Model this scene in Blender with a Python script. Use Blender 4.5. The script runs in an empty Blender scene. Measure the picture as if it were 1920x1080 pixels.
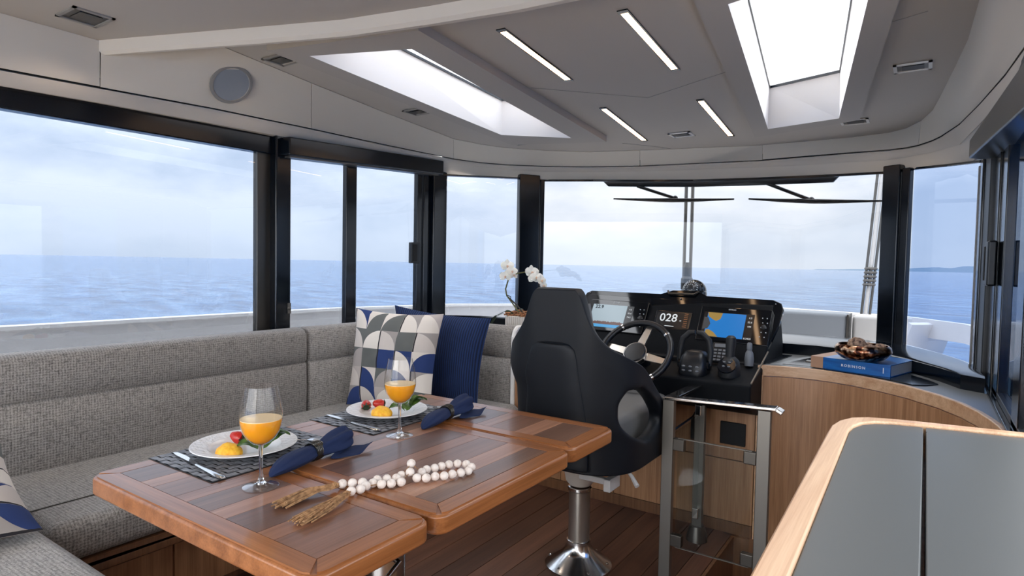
import bpy, bmesh, math, random
from mathutils import Vector, Matrix, noise
random.seed(7)
S = bpy.context.scene
COL = S.collection
PI = math.pi

# ---------------------------------------------------------------- camera, sky, exposure
cd = bpy.data.cameras.new('camera'); cam = bpy.data.objects.new('camera', cd); COL.objects.link(cam)
cd.sensor_width = 36; cd.lens = 1150 / 1920 * 36; cd.clip_start = .02; cd.clip_end = 20000
yaw, pitch, roll = math.radians(34), math.atan(45.5 / 1150), math.radians(1.08)
d = Vector((-math.sin(yaw) * math.cos(pitch), math.cos(yaw) * math.cos(pitch), -math.sin(pitch)))
r = Vector((math.cos(yaw), math.sin(yaw), 0)); u = r.cross(d)
r2 = math.cos(roll) * r + math.sin(roll) * u; u2 = -math.sin(roll) * r + math.cos(roll) * u
cam.matrix_world = Matrix(((r2.x, u2.x, -d.x, 0), (r2.y, u2.y, -d.y, 0), (r2.z, u2.z, -d.z, 1.30), (0, 0, 0, 1)))
S.camera = cam
S.view_settings.view_transform = 'Standard'; S.view_settings.look = 'None'
S.view_settings.exposure = 0.18; S.view_settings.gamma = 1; S.view_settings.use_curve_mapping = False
S.cycles.max_bounces = 10; S.cycles.transparent_max_bounces = 24; S.cycles.diffuse_bounces = 5
S.cycles.sample_clamp_indirect = 6; S.cycles.caustics_refractive = False; S.cycles.caustics_reflective = False

def lin(h):
    h = h.lstrip('#'); o = []
    for i in (0, 2, 4):
        c = int(h[i:i + 2], 16) / 255
        o.append(c / 12.92 if c <= .04045 else ((c + .055) / 1.055) ** 2.4)
    return (*o, 1)

SKY = 4.8
W = bpy.data.worlds.new('sky'); S.world = W; W.use_nodes = True
nt = W.node_tree; nt.nodes.clear()
def N(t, k, **kw):
    n = t.nodes.new(k)
    for a, b in kw.items(): setattr(n, a, b)
    return n
def ramp(t, fac, stops, interp='LINEAR'):
    n = N(t, 'ShaderNodeValToRGB'); n.color_ramp.interpolation = interp
    e = n.color_ramp.elements
    while len(e) < len(stops): e.new(0.5)
    for k, (p, c) in zip(e, stops): k.position = p; k.color = c
    if fac is not None: t.links.new(fac, n.inputs[0])
    return n.outputs[0]
def mth(t, op, a, b=None, clamp=False):
    n = N(t, 'ShaderNodeMath', operation=op, use_clamp=clamp)
    for i, v in enumerate((a, b)):
        if v is None: continue
        if isinstance(v, (int, float)): n.inputs[i].default_value = v
        else: t.links.new(v, n.inputs[i])
    return n.outputs[0]
def mixc(t, f, a, b, mode='MIX'):
    n = N(t, 'ShaderNodeMix', data_type='RGBA', blend_type=mode)
    for s, v in ((n.inputs[0], f), (n.inputs[6], a), (n.inputs[7], b)):
        if isinstance(v, (int, float, tuple)): s.default_value = v
        else: t.links.new(v, s)
    return n.outputs[2]
tc = N(nt, 'ShaderNodeTexCoord'); sep = N(nt, 'ShaderNodeSeparateXYZ'); nt.links.new(tc.outputs['Generated'], sep.inputs[0])
mp = N(nt, 'ShaderNodeMapping'); mp.inputs['Scale'].default_value = (1, 1, 2.4); nt.links.new(tc.outputs['Generated'], mp.inputs[0])
nz = N(nt, 'ShaderNodeTexNoise'); nz.inputs['Scale'].default_value = 2.1; nz.inputs['Detail'].default_value = 7; nz.inputs['Roughness'].default_value = .55
nt.links.new(mp.outputs[0], nz.inputs[0])
base = ramp(nt, sep.outputs[2], [(0, (.72, .77, .84, 1)), (.06, (.72, .78, .86, 1)), (.22, (.66, .74, .86, 1)), (.55, (1.5, 1.56, 1.66, 1)), (1, (3.2, 3.2, 3.2, 1))])
cl = ramp(nt, nz.outputs[0], [(.40, (0, 0, 0, 1)), (.56, (1, 1, 1, 1))])
bri = ramp(nt, sep.outputs[2], [(0, (.80, .84, .89, 1)), (.10, (1.02, 1.03, 1.05, 1)), (.5, (1.9, 1.9, 1.9, 1)), (1, (3.4, 3.4, 3.4, 1))])
sky = mixc(nt, cl, base, bri)
bg = N(nt, 'ShaderNodeBackground'); nt.links.new(sky, bg.inputs[0]); bg.inputs[1].default_value = SKY
wo = N(nt, 'ShaderNodeOutputWorld'); nt.links.new(bg.outputs[0], wo.inputs[0])

# ---------------------------------------------------------------- materials
MATS = {}
def mat(name, color='#808080', rough=.5, metal=0, **kw):
    m = bpy.data.materials.new(name); m.use_nodes = True
    b = m.node_tree.nodes['Principled BSDF']
    b.inputs['Base Color'].default_value = lin(color) if isinstance(color, str) else color
    b.inputs['Roughness'].default_value = rough; b.inputs['Metallic'].default_value = metal
    for k, v in kw.items(): b.inputs[k].default_value = v
    MATS[name] = m
    return m, m.node_tree, b
def coords(t, scale=(1, 1, 1), kind='Object', rot=(0, 0, 0)):
    c = N(t, 'ShaderNodeTexCoord'); p = N(t, 'ShaderNodeMapping')
    p.inputs['Scale'].default_value = scale; p.inputs['Rotation'].default_value = rot
    t.links.new(c.outputs[kind], p.inputs[0]); return p.outputs[0]
def tnoise(t, vec, scale=1, detail=3, rough=.5):
    n = N(t, 'ShaderNodeTexNoise'); n.inputs['Scale'].default_value = scale
    n.inputs['Detail'].default_value = detail; n.inputs['Roughness'].default_value = rough
    if vec is not None: t.links.new(vec, n.inputs[0])
    return n.outputs[0]
def bump(t, b, h, strength=.2, dist=.002):
    n = N(t, 'ShaderNodeBump'); n.inputs['Strength'].default_value = strength; n.inputs['Distance'].default_value = dist
    t.links.new(h, n.inputs['Height']); t.links.new(n.outputs[0], b.inputs['Normal'])

mat('black_gloss', '#070d15', .14); mat('black_satin', '#0a0f16', .38); mat('black_matte', '#07090c', .7)
mat('chrome', '#d8d6d4', .12, 1); mat('steel_brushed', '#77746f', .38, .85); mat('steel_dark', '#5a5753', .3, .9)
mat('white_gel', '#e9e6e2', .35); mat('white_ceramic', '#ecebea', .22); mat('grey_plastic', '#73777c', .5)
mat('gelcoat_grey', '#c9c6c3', .45); mat('ivory', '#cfc8bd', .5); mat('paper', '#e8e6e1', .8)
mat('steel_shiny', '#cfcfcf', .18, 1); mat('rubber', '#15181c', .55); mat('steel_light', '#b9b3aa', .28, .9); mat('dial_grey', '#20262d', .3); mat('dial_white', '#dfe6ea', .5)
mat('console_body', '#080c11', .6, 0, **{'Specular IOR Level': .15}); mat('console_black', '#070b10', .07, 0, **{'Specular IOR Level': .4}); mat('console_gloss', '#06090e', .05); mat('navy_shell', '#0b1420', .5); mat('seat_grey', '#6d6c6b', .6)
mat('ring_pewter', '#4b4a47', .3, .9); mat('vent_grey', '#8e8a85', .5)
mat('grey_top', '#737574', .42); mat('grey_worktop', '#4e504f', .42); mat('grey_light', '#8f9394', .45)
mat('bolster', '#8d9298', .75); mat('hill', '#6b7d8f', 1, 0, **{'Specular IOR Level': 0})
mat('copper_line', '#c0804f', .4)
_, t, b = mat('navy_leather', '#070d15', .52, 0, **{'Specular IOR Level': .35})
bump(t, b, tnoise(t, coords(t, (1, 1, 1)), 900, 2), .12, .0005)
_, t, b = mat('bronze', '#8a5a3f', .25, 1)
c = ramp(t, tnoise(t, coords(t), 45, 2), [(.42, lin('#2c1a16')), (.5, lin('#8d5a40')), (.62, lin('#e6c6a6'))]); t.links.new(c, b.inputs['Base Color'])
_, t, b = mat('potpourri', '#8a6a55', .9)
c = ramp(t, tnoise(t, coords(t), 60, 3), [(.35, lin('#3b2620')), (.6, lin('#a98a72'))]); t.links.new(c, b.inputs['Base Color'])

def ceiling_mat(name, col):
    _, t, b = mat(name, col, .75)
    bump(t, b, tnoise(t, coords(t, (1, 1, 1)), 320, 2), .15, .001)
ceiling_mat('headliner', '#b9b2aa'); ceiling_mat('headliner_panel', '#b3aca4'); ceiling_mat('fascia_cream', '#d8cfc1')
ceiling_mat('fascia_lip', '#cdc4b7'); ceiling_mat('shaft_white', '#f0ecea')

def wood(name, dark, light, axis=2, scale=1.0, rough=.42, gl=.0):
    _, t, b = mat(name, light, rough)
    sc = [38, 38, 38]; sc[axis] = 1.6
    v = coords(t, tuple(s * scale for s in sc))
    n1 = tnoise(t, v, 1, 6, .62)
    sc2 = [300, 300, 300]; sc2[axis] = 6
    n2 = tnoise(t, coords(t, tuple(s * scale for s in sc2)), 1, 2)
    f = mth(t, 'ADD', mth(t, 'MULTIPLY', n1, .75), mth(t, 'MULTIPLY', n2, .3))
    c = ramp(t, f, [(.36, lin(dark)), (.68, lin(light))]); t.links.new(c, b.inputs['Base Color'])
    bump(t, b, n2, .08, .0006)
    b.inputs['Coat Weight'].default_value = gl; b.inputs['Coat Roughness'].default_value = .12
wood('oak_vertical', '#8c6242', '#b98d68', 2); wood('oak_edge', '#b98c68', '#dcb894', 1, 1, .35); wood('oak_cross', '#b98c68', '#dcb894', 0, 1, .35)
wood('oak_dark', '#5b3d28', '#7d573b', 2)
TW = [('#54392c', '#745242'), ('#7a5039', '#a0725a'), ('#674533', '#8a614c'), ('#8c5f49', '#b28367'), ('#5d4234', '#7f5d4b')]
for i, (a, b_) in enumerate(TW): wood('table_plank_%d' % i, a, b_, 1, .8, .32, .22)
wood('table_border_long', '#74431f', '#a56a3f', 1, .8, .3, .3); wood('table_border_cross', '#74431f', '#a56a3f', 0, .8, .3, .3)
FW = [('#3d261b', '#5c3c2c'), ('#4a2f21', '#6b4736'), ('#352118', '#523527')]
for i, (a, b_) in enumerate(FW): wood('floor_plank_%d' % i, a, b_, 1, .7, .4)

_, t, b = mat('tweed', '#8d8a87', .92)
fs = []
for sc in ((45, 230, 230), (230, 45, 230), (230, 230, 45)):
    fs.append(tnoise(t, coords(t, sc), 1, 1))
mn = mth(t, 'MINIMUM', mth(t, 'MINIMUM', fs[0], fs[1]), fs[2])
c = ramp(t, mn, [(.25, lin('#545150')), (.36, lin('#7e7a77')), (.47, lin('#a09b97'))])
c2 = mixc(t, .25, c, ramp(t, tnoise(t, coords(t), 30, 2), [(.35, lin('#74716e')), (.65, lin('#969189'))]))
gn = N(t, 'ShaderNodeNewGeometry'); sn = N(t, 'ShaderNodeSeparateXYZ'); t.links.new(gn.outputs['Normal'], sn.inputs[0])
tcx = N(t, 'ShaderNodeTexCoord'); sc_ = N(t, 'ShaderNodeSeparateXYZ'); t.links.new(tcx.outputs['Object'], sc_.inputs[0])
lat = None
for i in range(3):
    wob = mth(t, 'MULTIPLY', tnoise(t, coords(t), 40 + 7 * i, 1), 2.2)
    sn_ = mth(t, 'SINE', mth(t, 'ADD', mth(t, 'MULTIPLY', sc_.outputs[i], 2 * PI / .0105), wob))
    term = mth(t, 'MULTIPLY', sn_, mth(t, 'SUBTRACT', 1.0, mth(t, 'ABSOLUTE', sn.outputs[i])))
    lat = term if lat is None else mth(t, 'ADD', lat, term)
lc = ramp(t, mth(t, 'ADD', mth(t, 'MULTIPLY', lat, .25), .5), [(.12, (.50, .49, .48, 1)), (.5, (1, 1, 1, 1)), (.9, (1.15, 1.15, 1.15, 1))])
c2 = mixc(t, .85, c2, lc, 'MULTIPLY')
t.links.new(c2, b.inputs['Base Color']); bump(t, b, mn, .5, .002)
b.inputs['Sheen Weight'].default_value = .2

def quilt(name):
    _, t, b = mat(name, '#b8ada3', .9)
    tcn = N(t, 'ShaderNodeTexCoord'); uvs = N(t, 'ShaderNodeVectorMath', operation='SCALE'); uvs.inputs['Scale'].default_value = 5.0
    t.links.new(tcn.outputs['UV'], uvs.inputs[0])
    fl = N(t, 'ShaderNodeVectorMath', operation='FLOOR'); t.links.new(uvs.outputs[0], fl.inputs[0])
    fr = N(t, 'ShaderNodeVectorMath', operation='FRACTION'); t.links.new(uvs.outputs[0], fr.inputs[0])
    w1 = N(t, 'ShaderNodeTexWhiteNoise', noise_dimensions='2D'); t.links.new(fl.outputs[0], w1.inputs[0])
    off = N(t, 'ShaderNodeVectorMath', operation='ADD'); off.inputs[1].default_value = (17.3, 5.7, 0); t.links.new(fl.outputs[0], off.inputs[0])
    w2 = N(t, 'ShaderNodeTexWhiteNoise', noise_dimensions='2D'); t.links.new(off.outputs[0], w2.inputs[0])
    pal = [(0, lin('#b3a9a4')), (.2, lin('#d9d0c6')), (.4, lin('#5f615f')), (.58, lin('#d0c6be')), (.74, lin('#9a938f')), (.86, lin('#22376a'))]
    pal2 = [(0, lin('#c9c0b9')), (.2, lin('#d9d0c6')), (.42, lin('#22376a')), (.56, lin('#5f615f')), (.72, lin('#ddd5cb')), (.9, lin('#a39b97'))]
    ca = ramp(t, w1.outputs[0], pal, 'CONSTANT'); cb = ramp(t, w2.outputs[0], pal2, 'CONSTANT')
    # the quarter disc sits in one of two corners of its tile
    ln0 = N(t, 'ShaderNodeVectorMath', operation='LENGTH'); t.links.new(fr.outputs[0], ln0.inputs[0])
    sb = N(t, 'ShaderNodeVectorMath', operation='SUBTRACT'); sb.inputs[1].default_value = (1, 0, 0); t.links.new(fr.outputs[0], sb.inputs[0])
    ln1 = N(t, 'ShaderNodeVectorMath', operation='LENGTH'); t.links.new(sb.outputs[0], ln1.inputs[0])
    pick = mth(t, 'GREATER_THAN', w2.outputs[0], .5)
    mx = N(t, 'ShaderNodeMix'); t.links.new(pick, mx.inputs[0]); t.links.new(ln0.outputs['Value'], mx.inputs[2]); t.links.new(ln1.outputs['Value'], mx.inputs[3])
    ins = mth(t, 'LESS_THAN', mx.outputs[0], .98)
    c = mixc(t, ins, ca, cb)
    sx = N(t, 'ShaderNodeSeparateXYZ'); t.links.new(fr.outputs[0], sx.inputs[0])
    edge = mth(t, 'LESS_THAN', mth(t, 'ABSOLUTE', mth(t, 'SUBTRACT', sx.outputs[0], .04)), .035)
    lnm = mth(t, 'MULTIPLY', edge, mth(t, 'GREATER_THAN', w1.outputs[0], .62))
    c = mixc(t, lnm, c, lin('#1d1a20'))
    t.links.new(c, b.inputs['Base Color'])
    bump(t, b, tnoise(t, coords(t, (1, 1, 1)), 400, 2), .3, .001)
quilt('quilt_print')
_, t, b = mat('blue_rib', '#1c3563', .95)
wv = N(t, 'ShaderNodeTexWave', wave_type='BANDS', bands_direction='X'); wv.inputs['Scale'].default_value = 14; wv.inputs['Distortion'].default_value = .3
t.links.new(coords(t, (1, 1, 1), 'UV'), wv.inputs[0])
c = ramp(t, wv.outputs[0], [(.1, lin('#091731')), (.7, lin('#18305e'))]); t.links.new(c, b.inputs['Base Color']); bump(t, b, wv.outputs[0], .6, .004)
_, t, b = mat('napkin_navy', '#0f2249', .9)
bump(t, b, tnoise(t, coords(t), 500, 2), .3, .001)
_, t, b = mat('jute', '#8f6a47', .95)
c = ramp(t, tnoise(t, coords(t), 90, 2), [(.3, lin('#7a583b')), (.6, lin('#b58c63'))]); t.links.new(c, b.inputs['Base Color'])
_, t, b = mat('bead_wood', '#ddd0c6', .75)
c = ramp(t, tnoise(t, coords(t), 55, 4, .6), [(.3, lin('#cbb7aa')), (.45, lin('#e6dbd2')), (.7, lin('#efe7df'))]); t.links.new(c, b.inputs['Base Color'])
_, t, b = mat('mat_weave', '#4a4b4f', .4)
c = ramp(t, tnoise(t, coords(t, (90, 12, 12)), 1, 2), [(.35, lin('#55575c')), (.65, lin('#8d8f95'))]); t.links.new(c, b.inputs['Base Color'])
mat('mat_edge', '#17181b', .6)
_, t, b = mat('egg_yellow', '#f0a818', .55, 0)
b.inputs['Subsurface Weight'].default_value = .2; b.inputs['Subsurface Radius'].default_value = (.01, .006, .002)
c = ramp(t, tnoise(t, coords(t), 120, 3), [(.3, lin('#f0a31a')), (.6, lin('#fbc53a'))]); t.links.new(c, b.inputs['Base Color'])
_, t, b = mat('juice', '#f4a51c', .25)
b.inputs['Subsurface Weight'].default_value = .35; b.inputs['Subsurface Radius'].default_value = (.02, .012, .003)
mat('juice_foam', '#f6dcae', .6)
_, t, b = mat('strawberry_red', '#b3251b', .35)
vo = N(t, 'ShaderNodeTexVoronoi'); vo.inputs['Scale'].default_value = 190; t.links.new(coords(t), vo.inputs[0])
c = ramp(t, vo.outputs['Distance'], [(.1, lin('#e2a55a')), (.2, lin('#b9241b'))]); t.links.new(c, b.inputs['Base Color'])
_, t, b = mat('leaf_green', '#3f5a22', .4)
c = ramp(t, tnoise(t, coords(t), 60, 3), [(.3, lin('#27401a')), (.7, lin('#5d7a33'))]); t.links.new(c, b.inputs['Base Color'])
mat('leaf_dark', '#22331f', .4); mat('stem_green', '#5c5a32', .6); mat('stem_brown', '#2d2a22', .6)
mat('petal_white', '#f2ede2', .55, 0, **{'Subsurface Weight': .2}); mat('petal_throat', '#d8b49a', .6); mat('bud', '#8d8b4a', .6)
_, t, b = mat('bark_moss', '#7a4d30', .95)
c = ramp(t, tnoise(t, coords(t), 70, 3), [(.3, lin('#4a2c1c')), (.65, lin('#b5805a'))]); t.links.new(c, b.inputs['Base Color'])
mat('pot_white', '#d6d0c8', .7); mat('pot_groove', '#8d867e', .8)
_, t, b = mat('book_cover', '#1565ae', .3)
c = ramp(t, tnoise(t, coords(t, (3, 30, 60)), 1, 4), [(.3, lin('#0f5196')), (.7, lin('#1f74c0'))]); t.links.new(c, b.inputs['Base Color'])
mat('book_sand', '#a98368', .5); mat('print_white', '#f4f4f4', .6)
_, t, b = mat('deck_white', '#e4ddd8', .5)
mat('deck_sand', '#b9ad98', .8)
_, t, b = mat('bulwark_white', '#d9d3cf', .45)
def screen(name, col, s=1.0):
    _, t, b = mat(name, '#000000', .25)
    b.inputs['Emission Color'].default_value = lin(col); b.inputs['Emission Strength'].default_value = s
screen('screen_pale', '#9fb2bd', .8); screen('screen_blue', '#1c7fd2', .75); screen('screen_sand', '#a98a4a', .75); screen('screen_grey', '#4d5157', .6)
screen('screen_text', '#e8eef2', .8); screen('screen_cyan', '#2f9bd8', .8); screen('screen_rust', '#5a2a1c', .7); screen('screen_dark', '#0a0f16', .6)
screen('led_warm', '#ffcfa0', 9.0)
mat('screen_glass', '#05080c', .12)
mat('key_white', '#c9ced2', .6)

def thin_glass(name, tint, refl=1.0, rough=0.0, streak=0):
    m = bpy.data.materials.new(name); m.use_nodes = True; t = m.node_tree; t.nodes.clear()
    tr = N(t, 'ShaderNodeBsdfTransparent'); tr.inputs[0].default_value = tint
    gl = N(t, 'ShaderNodeBsdfGlossy'); gl.inputs['Roughness'].default_value = rough; gl.inputs[0].default_value = (1, 1, 1, 1)
    lw = N(t, 'ShaderNodeLayerWeight'); lw.inputs[0].default_value = .5
    p = mth(t, 'POWER', lw.outputs['Facing'], 5)
    f = mth(t, 'MULTIPLY', mth(t, 'ADD', mth(t, 'MULTIPLY', p, .9), .035), refl, True)
    mx = N(t, 'ShaderNodeMixShader'); t.links.new(f, mx.inputs[0]); t.links.new(tr.outputs[0], mx.inputs[1]); t.links.new(gl.outputs[0], mx.inputs[2])
    o = N(t, 'ShaderNodeOutputMaterial'); t.links.new(mx.outputs[0], o.inputs[0]); MATS[name] = m
thin_glass('glass_port', (0.395, 0.420, 0.455, 1)); thin_glass('glass_front', (0.178, 0.185, 0.195, 1)); thin_glass('glass_corner', (0.158, 0.175, 0.202, 1))
thin_glass('glass_stb_corner', (0.112, 0.138, 0.185, 1), .7); thin_glass('glass_stb', (0.120, 0.240, 0.410, 1), .6); thin_glass('glass_gate', (.88, .90, .89, 1), .25)
thin_glass('glass_hatch', (0.700, 0.710, 0.725, 1)); thin_glass('glass_ware', (.975, .975, .975, 1), 1.6, .06)
m = bpy.data.materials.new('glass_stem'); m.use_nodes = True; b = m.node_tree.nodes['Principled BSDF']
b.inputs['Transmission Weight'].default_value = 1; b.inputs['Roughness'].default_value = .03; b.inputs['IOR'].default_value = 1.45; MATS['glass_stem'] = m

_, t, b = mat('sea_water', '#1d4f86', .16)
b.inputs['IOR'].default_value = 1.33
v = coords(t, (1, 1, 1), 'Object', (0, 0, math.radians(20)))
sc = N(t, 'ShaderNodeVectorMath', operation='MULTIPLY'); sc.inputs[1].default_value = (.35, 1.0, 1); t.links.new(v, sc.inputs[0])
n1 = tnoise(t, sc.outputs[0], .55, 6, .6)
n2 = tnoise(t, sc.outputs[0], .07, 3, .5)
h = mth(t, 'ADD', n1, mth(t, 'MULTIPLY', n2, 1.5))
bump(t, b, h, .75, 1.0)
c = ramp(t, n1, [(.34, lin('#163a63')), (.5, lin('#3f668f')), (.68, lin('#6b8bab'))]); t.links.new(c, b.inputs['Base Color'])

# ---------------------------------------------------------------- geometry helpers: a shape is (verts, faces)
def g_box(x0, x1, y0, y1, z0, z1):
    v = [(x, y, z) for z in (z0, z1) for y in (y0, y1) for x in (x0, x1)]
    return v, [(0, 2, 3, 1), (4, 5, 7, 6), (0, 1, 5, 4), (2, 6, 7, 3), (0, 4, 6, 2), (1, 3, 7, 5)]
def g_prism(poly, z0, z1):
    n = len(poly); z0 = z0 if isinstance(z0, (list, tuple)) else [z0] * n; z1 = z1 if isinstance(z1, (list, tuple)) else [z1] * n
    v = [(p[0], p[1], z) for p, z in zip(poly, z0)] + [(p[0], p[1], z) for p, z in zip(poly, z1)]
    f = [tuple(range(n))[::-1], tuple(range(n, 2 * n))] + [(i, (i + 1) % n, n + (i + 1) % n, n + i) for i in range(n)]
    return v, f
def g_lathe(prof, n=24, c=(0, 0, 0), cap=True):
    v = []; f = []
    for (r, z) in prof:
        for k in range(n):
            a = 2 * PI * k / n; v.append((c[0] + r * math.cos(a), c[1] + r * math.sin(a), c[2] + z))
    for i in range(len(prof) - 1):
        for k in range(n):
            k2 = (k + 1) % n; f.append((i * n + k, i * n + k2, (i + 1) * n + k2, (i + 1) * n + k))
    if cap and prof[0][0] > 1e-6: f.append(tuple(range(n))[::-1])
    if cap and prof[-1][0] > 1e-6: f.append(tuple(range((len(prof) - 1) * n, len(prof) * n)))
    return v, f
def g_tube(pts, r, n=8, closed=False, flat=1.0):
    P = [Vector(p) for p in pts]; m = len(P); R = r if isinstance(r, (list, tuple)) else [r] * m
    v = []; f = []; up = Vector((0, 0, 1)); prev = None
    for i, p in enumerate(P):
        a = P[(i + 1) % m] if (closed or i < m - 1) else P[i]
        b = P[i - 1] if (closed or i > 0) else P[i]
        tg = (a - b).normalized()
        s = tg.cross(up) if prev is None else prev - tg * prev.dot(tg)
        if s.length < 1e-4: s = tg.cross(Vector((1, 0, 0)))
        s.normalize(); prev = s; w = s.cross(tg)
        for k in range(n):
            an = 2 * PI * k / n; v.append(tuple(p + s * (R[i] * math.cos(an)) + w * (R[i] * flat * math.sin(an))))
    e = m if closed else m - 1
    for i in range(e):
        j = (i + 1) % m
        for k in range(n):
            k2 = (k + 1) % n; f.append((i * n + k, i * n + k2, j * n + k2, j * n + k))
    if not closed: f += [tuple(range(n))[::-1], tuple(range((m - 1) * n, m * n))]
    return v, f
def g_sphere(c, r, nu=16, nv=10, sc=(1, 1, 1)):
    prof = [(math.sin(PI * i / nv), -math.cos(PI * i / nv)) for i in range(nv + 1)]
    prof[0] = (0, -1); prof[-1] = (0, 1)
    v, f = g_lathe([(max(a, 1e-5), b) for a, b in prof], nu)
    return [(c[0] + x * r * sc[0], c[1] + y * r * sc[1], c[2] + z * r * sc[2]) for x, y, z in v], f[:-2] if False else f
def g_strip(rows, closed=False):
    n = len(rows[0]); v = [tuple(p) for row in rows for p in row]; f = []
    for i in range(len(rows) - 1):
        for k in range(n - (0 if closed else 1)):
            k2 = (k + 1) % n; f.append((i * n + k, i * n + k2, (i + 1) * n + k2, (i + 1) * n + k))
    return v, f
def g_sweep(sections):                      # closed cross-sections along a path, capped
    v, f = g_strip(sections, True); n = len(sections[0]); m = len(sections)
    return v, f + [tuple(range(n))[::-1], tuple(range((m - 1) * n, m * n))]
def g_bar(a, b, w, h, up=(0, 0, 1)):        # a rectangular bar from a to b
    a = Vector(a); b = Vector(b); t = (b - a).normalized(); s = t.cross(Vector(up))
    if s.length < 1e-4: s = Vector((1, 0, 0))
    s.normalize(); q = s.cross(t)
    sec = lambda p: [p + s * (w / 2) * i + q * (h / 2) * j for i, j in ((-1, -1), (1, -1), (1, 1), (-1, 1))]
    return g_sweep([sec(a), sec(b)])
def xf(g, M): return [tuple(M @ Vector(p)) for p in g[0]], g[1]
def join(*gs):
    v = []; f = []
    for a, b in gs:
        o = len(v); v += list(a); f += [tuple(i + o for i in q) for q in b]
    return v, f
def T(x, y, z): return Matrix.Translation((x, y, z))
def RZ(a): return Matrix.Rotation(a, 4, 'Z')
def RX(a): return Matrix.Rotation(a, 4, 'X')
def RY(a): return Matrix.Rotation(a, 4, 'Y')

ORG = {}
def empty(name, loc, label, cat, group=None):
    o = bpy.data.objects.new(name, None); COL.objects.link(o); o.location = loc; o.empty_display_size = .05
    ORG[o.name] = Vector(loc); tag(o, label, cat, group); return o
def tag(o, label=None, cat=None, group=None, kind=None):
    for k, v in (('label', label), ('category', cat), ('group', group), ('kind', kind)):
        if v: o[k] = v
    return o
def build(name, g, m, parent=None, smooth=False, bevel=0, sub=0, seg=2, solid=0, angle=40, uv=None):
    v, f = g
    if parent is not None: og = ORG[parent.name]
    else:
        xs = [p[0] for p in v]; ys = [p[1] for p in v]; zs = [p[2] for p in v]
        og = Vector(((min(xs) + max(xs)) / 2, (min(ys) + max(ys)) / 2, min(zs)))
    me = bpy.data.meshes.new(name)
    me.from_pydata([(p[0] - og.x, p[1] - og.y, p[2] - og.z) for p in v], [], f)
    bm = bmesh.new(); bm.from_mesh(me); bmesh.ops.remove_doubles(bm, verts=bm.verts, dist=1e-6)
    bmesh.ops.recalc_face_normals(bm, faces=bm.faces); bm.to_mesh(me); bm.free()
    for mm in (m if isinstance(m, (list, tuple)) else [m]): me.materials.append(MATS[mm])
    o = bpy.data.objects.new(name, me); COL.objects.link(o); ORG[o.name] = og
    if parent is not None: o.parent = parent
    else: o.location = og
    if smooth:
        me.polygons.foreach_set('use_smooth', [True] * len(me.polygons)); me.set_sharp_from_angle(angle=math.radians(angle))
    if solid:
        s = o.modifiers.new('solid', 'SOLIDIFY'); s.thickness = solid; s.offset = 0
        if smooth and angle < 100:
            es = o.modifiers.new('split', 'EDGE_SPLIT'); es.split_angle = math.radians(angle); es.use_edge_sharp = False
    if bevel:
        bv = o.modifiers.new('bevel', 'BEVEL'); bv.width = bevel; bv.segments = seg; bv.limit_method = 'ANGLE'; bv.angle_limit = math.radians(35)
        if not smooth:
            me.polygons.foreach_set('use_smooth', [True] * len(me.polygons)); bv.harden_normals = True
    if sub:
        s = o.modifiers.new('sub', 'SUBSURF'); s.levels = sub; s.render_levels = sub
    return o
def struct(name, g, m, parent=None, **kw):
    o = build(name, g, m, parent, **kw)
    if parent is None: o['kind'] = 'structure'
    return o
def dup(o, dx, label=None, mat_=None, parent=None):
    c = o.copy(); COL.objects.link(c)
    if parent is None: c.location = o.location + Vector(dx); c.parent = None
    else: c.parent = parent
    ORG[c.name] = ORG[o.name] + Vector(dx)
    if label: c['label'] = label
    for ch in list(o.children): dup(ch, dx, None, None, c)
    return c
def text_mesh(s, size, M, m, parent, name='lettering', ext=.0003, align='CENTER', bold=0, space=1.0):
    cu = bpy.data.curves.new('text', 'FONT'); cu.body = s; cu.size = size; cu.extrude = ext; cu.align_x = align; cu.align_y = 'CENTER'
    cu.resolution_u = 3; cu.offset = bold; cu.space_character = space
    o = bpy.data.objects.new('text', cu); COL.objects.link(o); dg = bpy.context.evaluated_depsgraph_get()
    me = bpy.data.meshes.new_from_object(o.evaluated_get(dg)); bpy.data.objects.remove(o); bpy.data.curves.remove(cu)
    g = ([tuple(M @ v.co) for v in me.vertices], [tuple(p.vertices) for p in me.polygons]); bpy.data.meshes.remove(me)
    return build(name, g, m, parent)
def frame(o, x, y):                        # matrix from origin and two axes
    x = Vector(x).normalized(); z = x.cross(Vector(y)).normalized(); y = z.cross(x)
    return Matrix(((x.x, y.x, z.x, o[0]), (x.y, y.y, z.y, o[1]), (x.z, y.z, z.z, o[2]), (0, 0, 0, 1)))

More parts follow.
